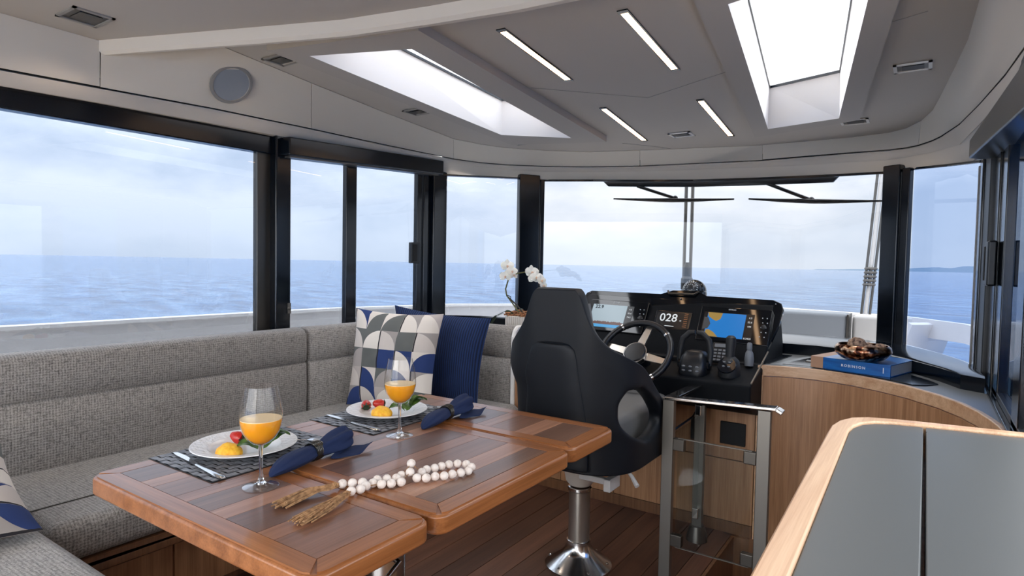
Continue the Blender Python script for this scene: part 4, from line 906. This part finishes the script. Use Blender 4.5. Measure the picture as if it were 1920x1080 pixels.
build('seat_cushion', g_box(-1.42, -1.0, 2.17, 2.93, .53, .69), 'seat_grey', hs, bevel=.04, seg=4)
build('inner_backrest', g_strip([[U(q * min(.2, itp(z, SR) * .8), z, -.055) for q in (-1, -.6, -.2, .2, .6, 1)] for z in (.66, .75, .85, .95, 1.05, 1.15)]), 'seat_grey', hs, smooth=True, solid=.05)
build('seat_pan', join(g_box(-1.44, -.98, 2.12, 2.64, .49, .54)), 'navy_shell', hs, bevel=.03, seg=3)
build('swivel_housing', join(g_lathe([(.046, .352), (.062, .37), (.070, .41), (.11, .45), (.11, .49)], 28, (-1.21, 2.35, 0))), 'ivory', hs, smooth=True)
build('slide_bracket', join(g_box(-1.36, -1.10, 2.22, 2.48, .446, .470), g_box(-1.16, -1.02, 2.24, 2.265, .415, .440), g_box(-1.04, -1.01, 2.22, 2.32, .395, .445)), 'gelcoat_grey', hs, bevel=.004)
build('adjusting_lever', g_tube([(-1.0, 2.34, .47), (-.95, 2.30, .45), (-.92, 2.28, .425)], [.006, .008, .01], 8), 'gelcoat_grey', hs, smooth=True)
build('inner_column', g_lathe([(.036, .30), (.036, .36)], 28, (-1.21, 2.35, 0)), 'steel_brushed', hs, smooth=True)
build('column', g_lathe([(.046, .05), (.046, .33)], 28, (-1.21, 2.35, 0)), 'steel_light', hs, smooth=True)
build('collar', g_lathe([(.047, .325), (.052, .33), (.052, .342), (.038, .35)], 28, (-1.21, 2.35, 0)), 'chrome', hs, smooth=True)
build('floor_flange', g_lathe([(.142, 0), (.145, .006), (.135, .014), (.075, .055), (.052, .085), (.052, .11), (.047, .112)], 36, (-1.21, 2.35, 0)), 'steel_shiny', hs, smooth=True)
for k in range(6):
    a = k * PI / 3 + .3; build('bolt', g_sphere((-1.21 + .125 * math.cos(a), 2.35 + .125 * math.sin(a), .018), .007, 8, 5), 'chrome', hs)

# ================================================================ guard rail round the companionway
gr_ = empty('guard_rail', (-.7, 2.6, 0), 'steel and glass guard rail standing round the companionway', 'rail')
build('post', g_box(-.885, -.837, 2.445, 2.475, 0, .752), 'steel_brushed', gr_, bevel=.003)
build('post', g_box(-.885, -.837, 2.88, 2.91, 0, .745), 'steel_brushed', gr_, bevel=.003)
build('post', g_box(-.512, -.464, 2.445, 2.475, 0, .762), 'steel_brushed', gr_, bevel=.003)
build('post_foot', g_lathe([(.05, 0), (.045, .03), (.034, .07)], 16, (-.861, 2.895, 0)), 'steel_dark', gr_, smooth=True)
build('post_foot', g_box(-.515, -.461, 2.44, 2.48, -.3, 0), 'steel_brushed', gr_)
build('top_bar', g_bar((-.875, 2.46, .758), (-.445, 2.46, .774), .05, .012), 'chrome', gr_, bevel=.003)
build('top_bar', g_bar((-.861, 2.44, .756), (-.861, 2.95, .75), .05, .012), 'chrome', gr_, bevel=.003)
build('bar_tip', g_bar((-.447, 2.46, .773), (-.423, 2.46, .760), .05, .014), 'chrome', gr_, bevel=.004)
build('glass_panel', g_box(-.82, -.53, 2.456, 2.464, .14, .595), 'glass_gate', gr_)
for z in (.5955, .1405): build('glass_edge', g_box(-.82, -.53, 2.4555, 2.4645, z - .0015, z + .0015), 'steel_brushed', gr_)
build('glass_panel', g_box(-.865, -.857, 2.49, 2.87, .14, .595), 'glass_gate', gr_)
for (x, y, z) in ((-.815, 2.46, .60), (-.535, 2.46, .60), (-.815, 2.46, .20), (-.535, 2.46, .20)):
    build('glass_clamp', g_box(x - .024, x + .024, y - .014, y + .014, z - .055, z - .005), 'steel_dark', gr_, bevel=.004)
for z in (.66, .17): build('glass_clamp', g_box(-.875, -.847, 2.850, 2.885, z - .055, z - .005), 'chrome', gr_, bevel=.004)
build('control_cord', g_tube([(-.905, 3.02, .62), (-.9, 2.9, .585), (-.93, 2.75, .555), (-1.0, 2.7, .54)], .005, 6), 'black_satin', gr_, smooth=True)

# ================================================================ on the table
TZ = .760
def placemat(cx, cy, lab):
    o = empty('placemat', (cx, cy, TZ), lab, 'placemat', None)
    w, h = .155, .207
    build('backing', g_box(cx - w, cx + w, cy - h, cy + h, TZ + .0002, TZ + .0009), 'mat_edge', o)
    gs = []; nx, ny = 12, 22; dx = 2 * (w - .003) / nx; dy = 2 * (h - .003) / ny
    for j in range(ny):
        for i in range(nx):
            x0 = cx - w + .003 + i * dx; y0 = cy - h + .003 + j * dy
            a = (i + j) % 2; e = .0008
            sl = .0014 if a else .0004
            x1, y1 = x0 + dx - e, y0 + dy - e; x0 += e; y0 += e; zb = TZ + .0014; zt = TZ + .0024
            if a: v = [(x0, y0, zt), ((x0 + x1) / 2, y0, zt + .0013), (x1, y0, zt), (x1, y1, zt), ((x0 + x1) / 2, y1, zt + .0013), (x0, y1, zt)]
            else: v = [(x0, y0, zt - .0006), ((x0 + x1) / 2, y0, zt - .0012), (x1, y0, zt - .0006), (x1, y1, zt - .0006), ((x0 + x1) / 2, y1, zt - .0012), (x0, y1, zt - .0006)]
            gs.append((v, [(0, 1, 4, 5), (1, 2, 3, 4)]))
    build('weave', join(*gs), 'mat_weave', o)['kind'] = 'stuff'
    return o
placemat(-1.555, 1.012, 'woven grey placemat nearest the camera, under the near plate')
placemat(-1.555, 1.53, 'woven grey placemat farther away, under the far plate')

PZ = TZ + .0035
_, t, b = mat('plate_relief', '#e9e7e6', .25)
bump(t, b, tnoise(t, coords(t), 75, 3), .9, .004)
def plate_(cx, cy, lab):
    o = tag(build('dinner_plate', g_lathe([(.0, .004), (.055, .004), (.06, 0), (.072, 0), (.078, .006), (.098, .011), (.137, .019), (.140, .0205), (.139, .0225), (.135, .0220), (.115, .0185), (.0955, .0148), (.088, .0088), (.0, .0078)], 56, (cx, cy, PZ)), 'white_ceramic', smooth=True), lab, 'plate')
    build('well', g_lathe([(.096, .0152), (.088, .0095), (.084, .0085), (.0, .0085)], 48, (cx, cy, PZ), False), 'white_ceramic', o, smooth=True)
    build('relief_rim', g_lathe([(.136, .0222), (.116, .0190), (.096, .0152)], 56, (cx, cy, PZ), False), 'plate_relief', o, smooth=True)
    return o
plate_(-1.567, .997, 'white plate with an embossed rim nearest the camera'); plate_(-1.553, 1.532, 'white plate with an embossed rim in front of the patterned pillow')
FZ = PZ + .009
def egg(cx, cy, r, h, lab, sx=1.1, sy=.9):
    v, f = g_sphere((0, 0, 0), 1, 28, 14)
    nv = []
    for x, y, z in v:
        q = Vc((x, y, z)); k = 1 + .08 * noise.noise(q * 2.2) + .05 * noise.noise(q * 6)
        nv.append((cx + x * r * sx * k, cy + y * r * sy * k, FZ + max(-.02, z) * h * k))
    tag(build('egg_mound', (nv, f), 'egg_yellow', smooth=True, angle=80), lab, 'food')
egg(-1.541, .934, .036, .030, 'rounded yellow food mound on the near plate'); egg(-1.535, 1.488, .036, .030, 'rounded yellow food mound on the far plate')
def strawberry(x, y, ang, tilt, lab, s=1.0):
    M = T(x, y, FZ + .016 * s) @ RZ(ang) @ RY(tilt) @ Matrix.Scale(s, 4)
    o = empty('strawberry', (x, y, FZ), lab, 'strawberry', None)
    build('berry', xf(g_lathe([(.0, -.024), (.008, -.021), (.014, -.010), (.0175, .002), (.015, .012), (.006, .016), (0, .0155)], 18), M), 'strawberry_red', o, smooth=True)
    lv = []
    for k in range(7):
        a = k * 2 * PI / 7; A = RZ(a)
        lv.append(xf(([(0, -.003, .016), (0, .003, .016), (.010, .004, .018), (.019, 0, .012), (.010, -.004, .018)], [(0, 4, 3, 2, 1)]), M @ A))
    build('calyx', join(*lv), 'leaf_dark', o, solid=.0008)
    return o
strawberry(-1.612, 1.005, .4, 1.9, 'dark strawberry behind the yellow mound on the near plate', 1.05)
strawberry(-1.633, 1.508, 2.4, -1.9, 'left strawberry of the two on the far plate', 1.0); strawberry(-1.605, 1.545, .9, 1.8, 'right strawberry of the two on the far plate', 1.05)
def leaf_mesh(L, Wd, curl, seed):
    rows = []
    for i in range(8):
        t_ = i / 7; w = Wd * math.sin(PI * min(1, t_ * .93 + .07)) ** .7 * (1 - .25 * t_)
        rows.append([(L * t_, w * q, curl * math.sin(PI * t_) + .006 * abs(q) + .004 * noise.noise(Vc((t_ * 5, q * 3, seed)))) for q in (-1, -.5, 0, .5, 1)])
    return g_strip(rows)
def salad(cx, cy, where):
    sp_ = [(-.012, .012, 2.5, .045, .018, 'pointing away from the glass, lowest'), (.0, -.012, -2.2, .042, .021, 'lying in front'), (-.004, .022, 1.5, .05, .018, 'pointing to the back'), (.0, .022, .8, .045, .020, 'reaching out at the right side'), (-.006, .004, -1.2, .036, .018, 'lying on top')]
    for i, (dx, dy, a, L, w, nm) in enumerate(sp_):
        M = T(cx + dx, cy + dy, FZ + .003 + i * .0065) @ RZ(a) @ RY(-.12 - .05 * i) @ RX(.25 * (-1) ** i)
        o = build('salad_leaf', xf(leaf_mesh(L * 1.3, w * 1.35, .018, i), M), 'leaf_green', smooth=True, solid=.0008)
        tag(o, 'green salad leaf %s on the %s plate' % (nm, where), 'leaf', 'salad leaves on the %s plate' % where)
salad(-1.492, 1.000, 'near'); salad(-1.488, 1.562, 'far')
# cutlery
def knife(x0, y0, x1, y1, lab):
    a, b = Vc((x0, y0, TZ + .0056)), Vc((x1, y1, TZ + .0056)); L = (b - a).length
    o = empty('table_knife', tuple(a.lerp(b, .5)), lab, 'knife', None)
    M = frame(a, b - a, Vc((-(b - a).y, (b - a).x, 0)))
    build('handle', xf(g_sweep([[(x, w * math.cos(k * PI / 4), h * math.sin(k * PI / 4)) for k in range(8)] for x, w, h in ((L * .5, .005, .0025), (L * .58, .006, .003), (L * .8, .008, .0035), (L * .97, .010, .0035), (L, .006, .002))]), M), 'steel_shiny', o, smooth=True)
    build('blade', xf(g_prism([(L * .5, -.004), (L * .48, .006), (L * .2, .012), (L * .03, .009), (0, 0), (L * .1, -.004)], -.0009, .0009), M), 'chrome', o)
    return o
knife(-1.692, .862, -1.400, .834, 'silver knife at the left of the near plate'); knife(-1.702, 1.388, -1.412, 1.364, 'silver knife at the left of the far plate')
def fork(tip, end, lab):
    a, b = Vc(tip), Vc(end); L = (a - b).length
    o = empty('table_fork', tuple(a.lerp(b, .5)), lab, 'fork', None)
    M = frame(b, a - b, Vc((-(a - b).y, (a - b).x, 0)))
    build('handle', xf(g_tube([(0, 0, .001), (L * .4, 0, .003), (L * .66, 0, .002)], [.006, .0035, .003], 8, flat=.5), M), 'steel_shiny', o, smooth=True)
    build('neck', xf(g_prism([(L * .64, -.003), (L * .70, -.010), (L * .76, -.0115), (L * .76, .0115), (L * .70, .010), (L * .64, .003)], .001, .003), M), 'steel_shiny', o)
    for k in range(4):
        y = -.0095 + k * .0063; build('tine', xf(g_tube([(L * .755, y, .002), (L * .88, y, .0005), (L, y * .95, .004)], [.0018, .0016, .0009], 6), M), 'steel_shiny', o)
    return o
fork((-1.455, 1.192, TZ + .007), (-1.575, 1.082, TZ + .006), 'silver fork poking out behind the near plate'); fork((-1.44, 1.728, TZ + .007), (-1.56, 1.618, TZ + .006), 'silver fork poking out behind the far plate')
# wine glasses with juice
def glass(x, y, lab):
    o = empty('wine_glass', (x, y, TZ), lab, 'glass', 'wine glasses of juice')
    c_ = (x, y, TZ)
    bowl = [(.006, .100), (.018, .104), (.032, .116), (.043, .135), (.0485, .158), (.0485, .178), (.0455, .20), (.041, .22), (.0365, .241)]
    build('bowl', g_lathe(bowl, 40, c_)[0:2], 'glass_ware', o, smooth=True)
    me = [q for q in o.children if q.name.startswith('bowl')][0].data
    bm = bmesh.new(); bm.from_mesh(me); bmesh.ops.delete(bm, geom=[q for q in bm.faces if len(q.verts) > 10], context='FACES'); bm.to_mesh(me); bm.free()
    build('stem', g_lathe([(.0065, .102), (.005, .09), (.0042, .06), (.0045, .03), (.007, .014), (.014, .008)], 18, c_), 'glass_stem', o, smooth=True)
    build('foot', g_lathe([(.041, 0), (.0415, .0015), (.034, .0035), (.018, .0065), (.010, .0105), (0, .0115)], 40, c_), 'glass_ware', o, smooth=True)
    k = .972
    build('juice', g_lathe([(0, .1035), (.016, .1065), (.031 * k, .1175), (.043 * k, .136), (.0485 * k, .158), (.0487 * k, .1625), (0, .1625)], 40, c_), 'juice', o, smooth=True, angle=30)
    build('foam', g_lathe([(.0472, .1623), (.0472, .1640), (.043, .1632), (.030, .1630), (0, .1632)], 40, c_), 'juice_foam', o, smooth=True)
    return o
g1 = glass(-1.291, .863, 'stemmed glass of orange juice nearest the camera')
g2 = dup(g1, (-.045, .509, 0), 'stemmed glass of orange juice beside the far plate')
# napkins in rings
def napkin(lab):
    A, R1, B = Vc((-1.322, .908, 0)), Vc((-1.352, 1.062, 0)), Vc((-1.345, 1.180, 0))
    o = empty('napkin', (-1.345, 1.05, TZ), lab, 'napkin', 'navy napkins')
    st_ = [(0, .004, .003, .004), (.05, .016, .010, .012), (.18, .029, .017, .019), (.35, .032, .021, .023), (.50, .028, .021, .023), (.58, .021, .019, .023), (.66, .021, .019, .024), (.74, .028, .024, .029), (.84, .036, .029, .036), (.94, .036, .031, .042), (1, .026, .022, .044)]
    secs = []; N_ = 40
    for t_, w, h, zc in st_:
        p = A.lerp(R1, t_ / .6) if t_ < .6 else R1.lerp(B, (t_ - .6) / .4)
        dr = (R1 - A).normalized() if t_ < .6 else (B - R1).normalized(); sd = Vc((dr.y, -dr.x, 0))
        ring_ = []
        for k in range(N_):
            a = 2 * PI * k / N_
            rp = 1 + (.16 if t_ > .7 else .07) * math.sin(5 * a + t_ * 5) + .05 * math.sin(9 * a - t_ * 7)
            if .55 < t_ < .69: rp = 1
            q = p + sd * (w * math.cos(a) * rp); z = TZ + max(.0012, zc + h * math.sin(a) * rp)
            ring_.append((q.x, q.y, z))
        secs.append(ring_)
    build('cloth', g_sweep(secs), 'napkin_navy', o, smooth=True, sub=1, angle=180)
    build('fold', g_strip([[(-1.318 + .018 * q - .03 * t_, 1.085 + .085 * t_ + .02 * q * q, TZ + .004 + .010 * t_ + .008 * math.sin(q * 6 + t_ * 3)) for q in (0, .5, 1, 1.5, 2)] for t_ in (0, .25, .5, .75, 1)]), 'napkin_navy', o, smooth=True, solid=.003, sub=1, angle=180)
    return o
n1 = napkin('rolled navy napkin beside the near glass'); n2 = dup(n1, (.0, .553, 0), 'rolled navy napkin beside the far plate')
def nring(lab):
    M = frame((-1.3525, 1.066, TZ + .0245), (.03, -.154, 0), (0, 0, 1)); o = empty('napkin_ring', (-1.3525, 1.066, TZ), lab, 'napkin ring', 'pewter napkin rings')
    Ml = M @ RY(PI / 2)
    build('band', xf(g_lathe([(.0215, -.017), (.0245, -.018), (.0245, .018), (.0215, .017), (.0215, -.017)], 32, (0, 0, 0), False), Ml), 'ring_pewter', o, smooth=True, angle=30)
    for k in range(5): build('rib', xf(g_tube([(.0246 * math.cos(a * PI / 14), .0246 * math.sin(a * PI / 14), -.012 + k * .006) for a in range(28)], .0011, 5, True), Ml), 'steel_dark', o)
    return o
r1_ = nring('dark ribbed napkin ring round the near napkin'); dup(r1_, (0, .553, 0), 'dark ribbed napkin ring round the far napkin')
# wooden bead garland with jute tassels
BEADS = [(-1.0753, 0.9495, 0.7712), (-1.0684, 0.9712, 0.7712), (-1.0737, 0.9932, 0.7712), (-1.0529, 1.0228, 0.7712), (-1.0379, 1.0403, 0.7712), (-1.0264, 1.0614, 0.7712), (-1.0417, 1.1081, 0.7789), (-1.0153, 1.1043, 0.7712), (-0.9972, 1.118, 0.7712), (-0.9871, 1.1388, 0.7712), (-0.9718, 1.1556, 0.7712), (-0.9633, 1.1769, 0.7712), (-0.9533, 1.1981, 0.7712), (-0.9473, 1.2206, 0.7712), (-0.9582, 1.2481, 0.7712), (-1.1281, 0.9687, 0.7712), (-1.1138, 0.9868, 0.7712), (-1.0975, 1.004, 0.7712), (-1.0745, 1.0159, 0.7712), (-1.0827, 1.0376, 0.7712), (-1.0684, 1.0552, 0.7712), (-1.0539, 1.0727, 0.7712), (-1.0587, 1.0952, 0.7712), (-1.0683, 1.14, 0.7872), (-1.0336, 1.1412, 0.7712), (-1.0372, 1.1636, 0.7712), (-1.0287, 1.1846, 0.7712), (-1.0246, 1.2069, 0.7712), (-1.0176, 1.2285, 0.7712), (-1.0039, 1.2473, 0.7712), (-0.9831, 1.2586, 0.7712)]
bg_ = empty('bead_garland', (-1.05, 1.08, TZ), 'pale wooden bead garland with jute tassels lying across the table', 'garland')
b0 = build('bead', g_lathe([(.0025, -.0108), (.006, -.0094), (.0097, -.0055), (.0111, 0), (.0097, .0055), (.006, .0094), (.0025, .0108)], 16), 'bead_wood', bg_, smooth=True)
bme = b0.data
for v_ in bme.vertices: v_.co += ORG['bead_garland']
rnd = random.Random(5)
for i, p in enumerate(BEADS):
    o = b0 if i == 0 else b0.copy()
    if i: COL.objects.link(o)
    o.location = Vc(p) - ORG['bead_garland']; o.rotation_euler = (PI / 2 + rnd.uniform(-.5, .5), rnd.uniform(0, 6), rnd.uniform(-.4, .4))
for i, L in enumerate((list(range(15, 31)) + list(range(14, -1, -1)),)):
    build('string', g_tube([BEADS[k] for k in L], .0012, 5), 'jute', bg_)
def tassel(a, m_, b):
    a, m_, b = Vc(a), Vc(m_), Vc(b); sd = (b - a).cross(Vc((0, 0, 1))).normalized(); gs = []; rd = random.Random(int(a.x * -1000))
    for k in range(34):
        o1 = rd.gauss(0, .0045); o2 = rd.gauss(0, .0135); h1, h2 = rd.random(), rd.random() ** 1.4; e = rd.uniform(.86, 1.04)
        p0 = a + sd * o1 * .5 + Vc((0, 0, (h1 - .5) * .006)); p1 = a.lerp(m_, .4) + sd * o1 + Vc((0, 0, (h1 - .4) * .009)); p2 = m_ + sd * (o1 * .6 + o2 * .6) + Vc((0, 0, h2 * .013 - .005)); p3 = a.lerp(b, e) + sd * (o2 + rd.gauss(0, .003)) + Vc((0, 0, h2 * .012 - .0085))
        gs.append(g_tube([p0, p1, p2, p3], [.0018, .0019, .0020, .0016], 5))
    for q in (.0, .05, .1):
        c_ = a.lerp(m_, q + .08); d_ = (m_ - a).normalized()
        gs.append(g_tube([c_ + sd * (.0065 * math.cos(k * PI / 6)) + Vc((0, 0, .0065 * math.sin(k * PI / 6))) for k in range(12)], .0016, 5, True))
    o = build('tassel', join(*gs), 'jute', bg_, smooth=True); o['kind'] = 'stuff'
tassel((-1.130, .958, .7722), (-1.147, .885, .7712), (-1.145, .803, .7712)); tassel((-1.070, .938, .7722), (-1.052, .862, .7712), (-1.038, .778, .7712))

# ================================================================ on the dash
bk = empty('book', (-.21, 3.2, .846), 'thick blue hardback book lying on the dash under the bowl', 'book')
Mb = frame((-.430, 3.150, .846), (.325, -.098, 0), (.098, .325, 0))
Lx, Ly, Tz = .335, .285, .052
build('page_block', xf(g_box(.004, Lx - .004, .004, Ly - .006, .003, Tz - .003), Mb), 'paper', bk)
build('cover', xf(join(g_box(.055, Lx, -.001, Ly, Tz - .003, Tz)), Mb), 'book_cover', bk); build('cover', xf(g_box(0, Lx, -.001, Ly, 0, .003), Mb), 'book_cover', bk)
build('spine', xf(g_box(.055, Lx, -.004, .003, 0, Tz), Mb), 'book_cover', bk, bevel=.001); build('spine_end', xf(join(g_box(0, .055, -.004, .003, 0, Tz)), Mb), 'book_sand', bk); build('cover_end', xf(g_box(0, .055, .003, Ly, Tz - .003, Tz), Mb), 'book_sand', bk)
Ms = Mb @ frame((0, -.0042, 0), (1, 0, 0), (0, 0, 1))
text_mesh('ROBINSON', .016, Ms @ T(.185, .026, 0), 'print_white', bk, 'lettering', .0003, 'CENTER', .0003, 1.35)
build('spine_mark', xf(g_box(.306, .309, .014, .038, 0, .0004), Ms), 'print_white', bk)
bw_ = empty('bowl', (-.222, 3.135, .898), 'shiny copper coloured bowl of dried seed pods on the blue book', 'bowl')
cb = (-.222, 3.135, .8982)
build('shell', g_lathe([(.0, .0), (.055, 0), (.085, .010), (.108, .030), (.114, .045), (.110, .062), (.100, .072), (.096, .071), (.106, .060), (.109, .045), (.100, .028), (.07, .012), (.0, .008)], 40, cb), 'bronze', bw_, smooth=True)
for k, (dx, dy, r, dz, lab) in enumerate(((-.022, -.01, .040, .066, 'largest dried pod, heaped highest at the left of the copper bowl'), (.030, -.045, .030, .052, 'dried pod at the front middle of the copper bowl'), (.066, .008, .027, .056, 'dried pod by the right rim of the copper bowl'), (.012, .05, .030, .048, 'dried pod at the back of the copper bowl'))):
    v, f = g_sphere((0, 0, 0), 1, 18, 12); nv = []
    for p in v:
        q = Vc(p); s_ = 1 + .25 * noise.noise(q * 2.6 + Vc((k * 5, 0, 0))) + .16 * noise.noise(q * 7 + Vc((k, 3, 0)))
        nv.append((cb[0] + dx + p[0] * r * s_, cb[1] + dy + p[1] * r * s_, cb[2] + dz + p[2] * r * s_ * .85))
    tag(build('seed_pod', (nv, f), 'potpourri', smooth=True, angle=80), lab, 'seed pod', 'dried pods in the bowl')

# ================================================================ orchid
oc = empty('potted_orchid', (-2.2, 3.43, .80), 'white orchid arching from a pale fluted pot, half behind the helm seat', 'orchid')
px0, px1, py0, py1 = -2.305, -2.105, 3.34, 3.52
build('pot', g_box(px0, px1, py0, py1, .80, .955), 'pot_white', oc, bevel=.006)
for i in range(12):
    x_ = px0 + .008 + i * .0167; build('flute', g_box(x_, x_ + .012, py0 - .005, py0 + .002, .803, .953), 'pot_white', oc, bevel=.003)
for i in range(10):
    y_ = py0 + .008 + i * .0172; build('flute', g_box(px1 - .002, px1 + .005, y_, y_ + .012, .803, .953), 'pot_white', oc, bevel=.003)
gs = []; rnd = random.Random(2)
for k in range(110):
    c_ = (rnd.uniform(px0 + .005, px1 - .005), rnd.uniform(py0 + .005, py1 - .005), .955 + rnd.random() ** 1.5 * .028)
    M = T(*c_) @ RZ(rnd.uniform(0, 6)) @ RX(rnd.uniform(-.9, .9)); gs.append(xf(g_box(-.018, .018, -.006, .006, -.003, .003), M))
build('bark', join(*gs), 'bark_moss', oc)['kind'] = 'stuff'
stem = [(-2.225, 3.41, .96), (-2.285, 3.405, 1.03), (-2.335, 3.40, 1.085), (-2.345, 3.40, 1.13), (-2.325, 3.40, 1.19), (-2.285, 3.40, 1.228), (-2.23, 3.40, 1.24), (-2.17, 3.40, 1.25), (-2.11, 3.40, 1.24), (-2.06, 3.40, 1.20), (-2.03, 3.40, 1.16)]
build('stem', g_tube(stem, [.005] * 6 + [.004] * 5, 8), 'stem_green', oc, smooth=True)
build('stem', g_tube([(-2.20, 3.42, .96), (-2.26, 3.42, 1.02), (-2.33, 3.41, 1.075)], .005, 8), 'stem_brown', oc, smooth=True)
build('support_stick', g_tube([(-2.335, 3.40, 1.09), (-2.30, 3.395, 1.08), (-2.298, 3.395, 1.055)], .003, 6), 'stem_brown', oc)
for pts in ([(-2.25, 3.40, .955), (-2.32, 3.37, .985), (-2.39, 3.35, .95), (-2.42, 3.34, .88)], [(-2.24, 3.45, .955), (-2.30, 3.52, .99), (-2.38, 3.58, .95)]):
    P_ = [Vc(p) for p in pts]; rows = []
    for i, p in enumerate(P_):
        w = (.012, .026, .026, .006)[i] if len(P_) == 4 else (.012, .024, .006)[i]; rows.append([p + Vc((.2, 1, .35)).normalized() * w * q for q in (-1, 0, 1)])
    build('leaf', g_strip(rows), 'leaf_dark', oc, smooth=True, solid=.003, sub=1)
def flower(c_, yawf, pitchf, s=1.0):
    M = T(*c_) @ RZ(yawf) @ RX(pitchf) @ Matrix.Scale(s, 4); gs = []
    for k, (a, L, w) in enumerate(((PI / 2, .03, .013), (PI / 2 + 2.1, .030, .012), (PI / 2 - 2.1, .030, .012), (.12, .032, .021), (PI - .12, .032, .021))):
        rows = []
        for i in range(6):
            t_ = i / 5; ww = w * math.sin(PI * (.12 + .83 * t_)) ** .75
            rows.append([(.003 + L * t_, ww * q, .006 * t_ * t_ - .003 * q * q + (.002 if k > 2 else 0)) for q in (-1, -.5, 0, .5, 1)])
        gs.append(xf(g_strip(rows), M @ RZ(a)))
    o = build('bloom', join(*gs), 'petal_white', oc, smooth=True, solid=.0012)
    build('throat', xf(join(g_sphere((0, -.004, .008), .006, 8, 6), g_sphere((0, -.010, .009), .004, 8, 6)), M), 'petal_throat', o)
for c_, y_, p_, s_ in (((-2.318, 3.375, 1.285), .3, 1.3, 1.05), ((-2.285, 3.38, 1.250), .6, 1.2, .95), ((-2.325, 3.37, 1.215), -.2, 1.35, 1.0), ((-2.275, 3.385, 1.225), .9, 1.2, .8),
                      ((-2.125, 3.375, 1.248), .5, 1.3, 1.1), ((-2.085, 3.37, 1.215), .3, 1.25, 1.0), ((-2.05, 3.37, 1.195), .9, 1.2, .9), ((-2.105, 3.37, 1.205), .0, 1.3, .85), ((-2.035, 3.37, 1.165), 1.0, 1.2, .8)):
    flower(c_, y_ + .45, p_, s_ * 1.25)
build('bud', g_sphere((-2.372, 3.39, 1.232), .009, 10, 7, (1.3, 1, 1)), 'bud', oc); build('bud_stalk', g_tube([(-2.37, 3.39, 1.23), (-2.34, 3.395, 1.215), (-2.31, 3.4, 1.21)], .003, 6), 'stem_green', oc)
build('bud', g_sphere((-2.02, 3.37, 1.15), .008, 10, 7), 'bud', oc)
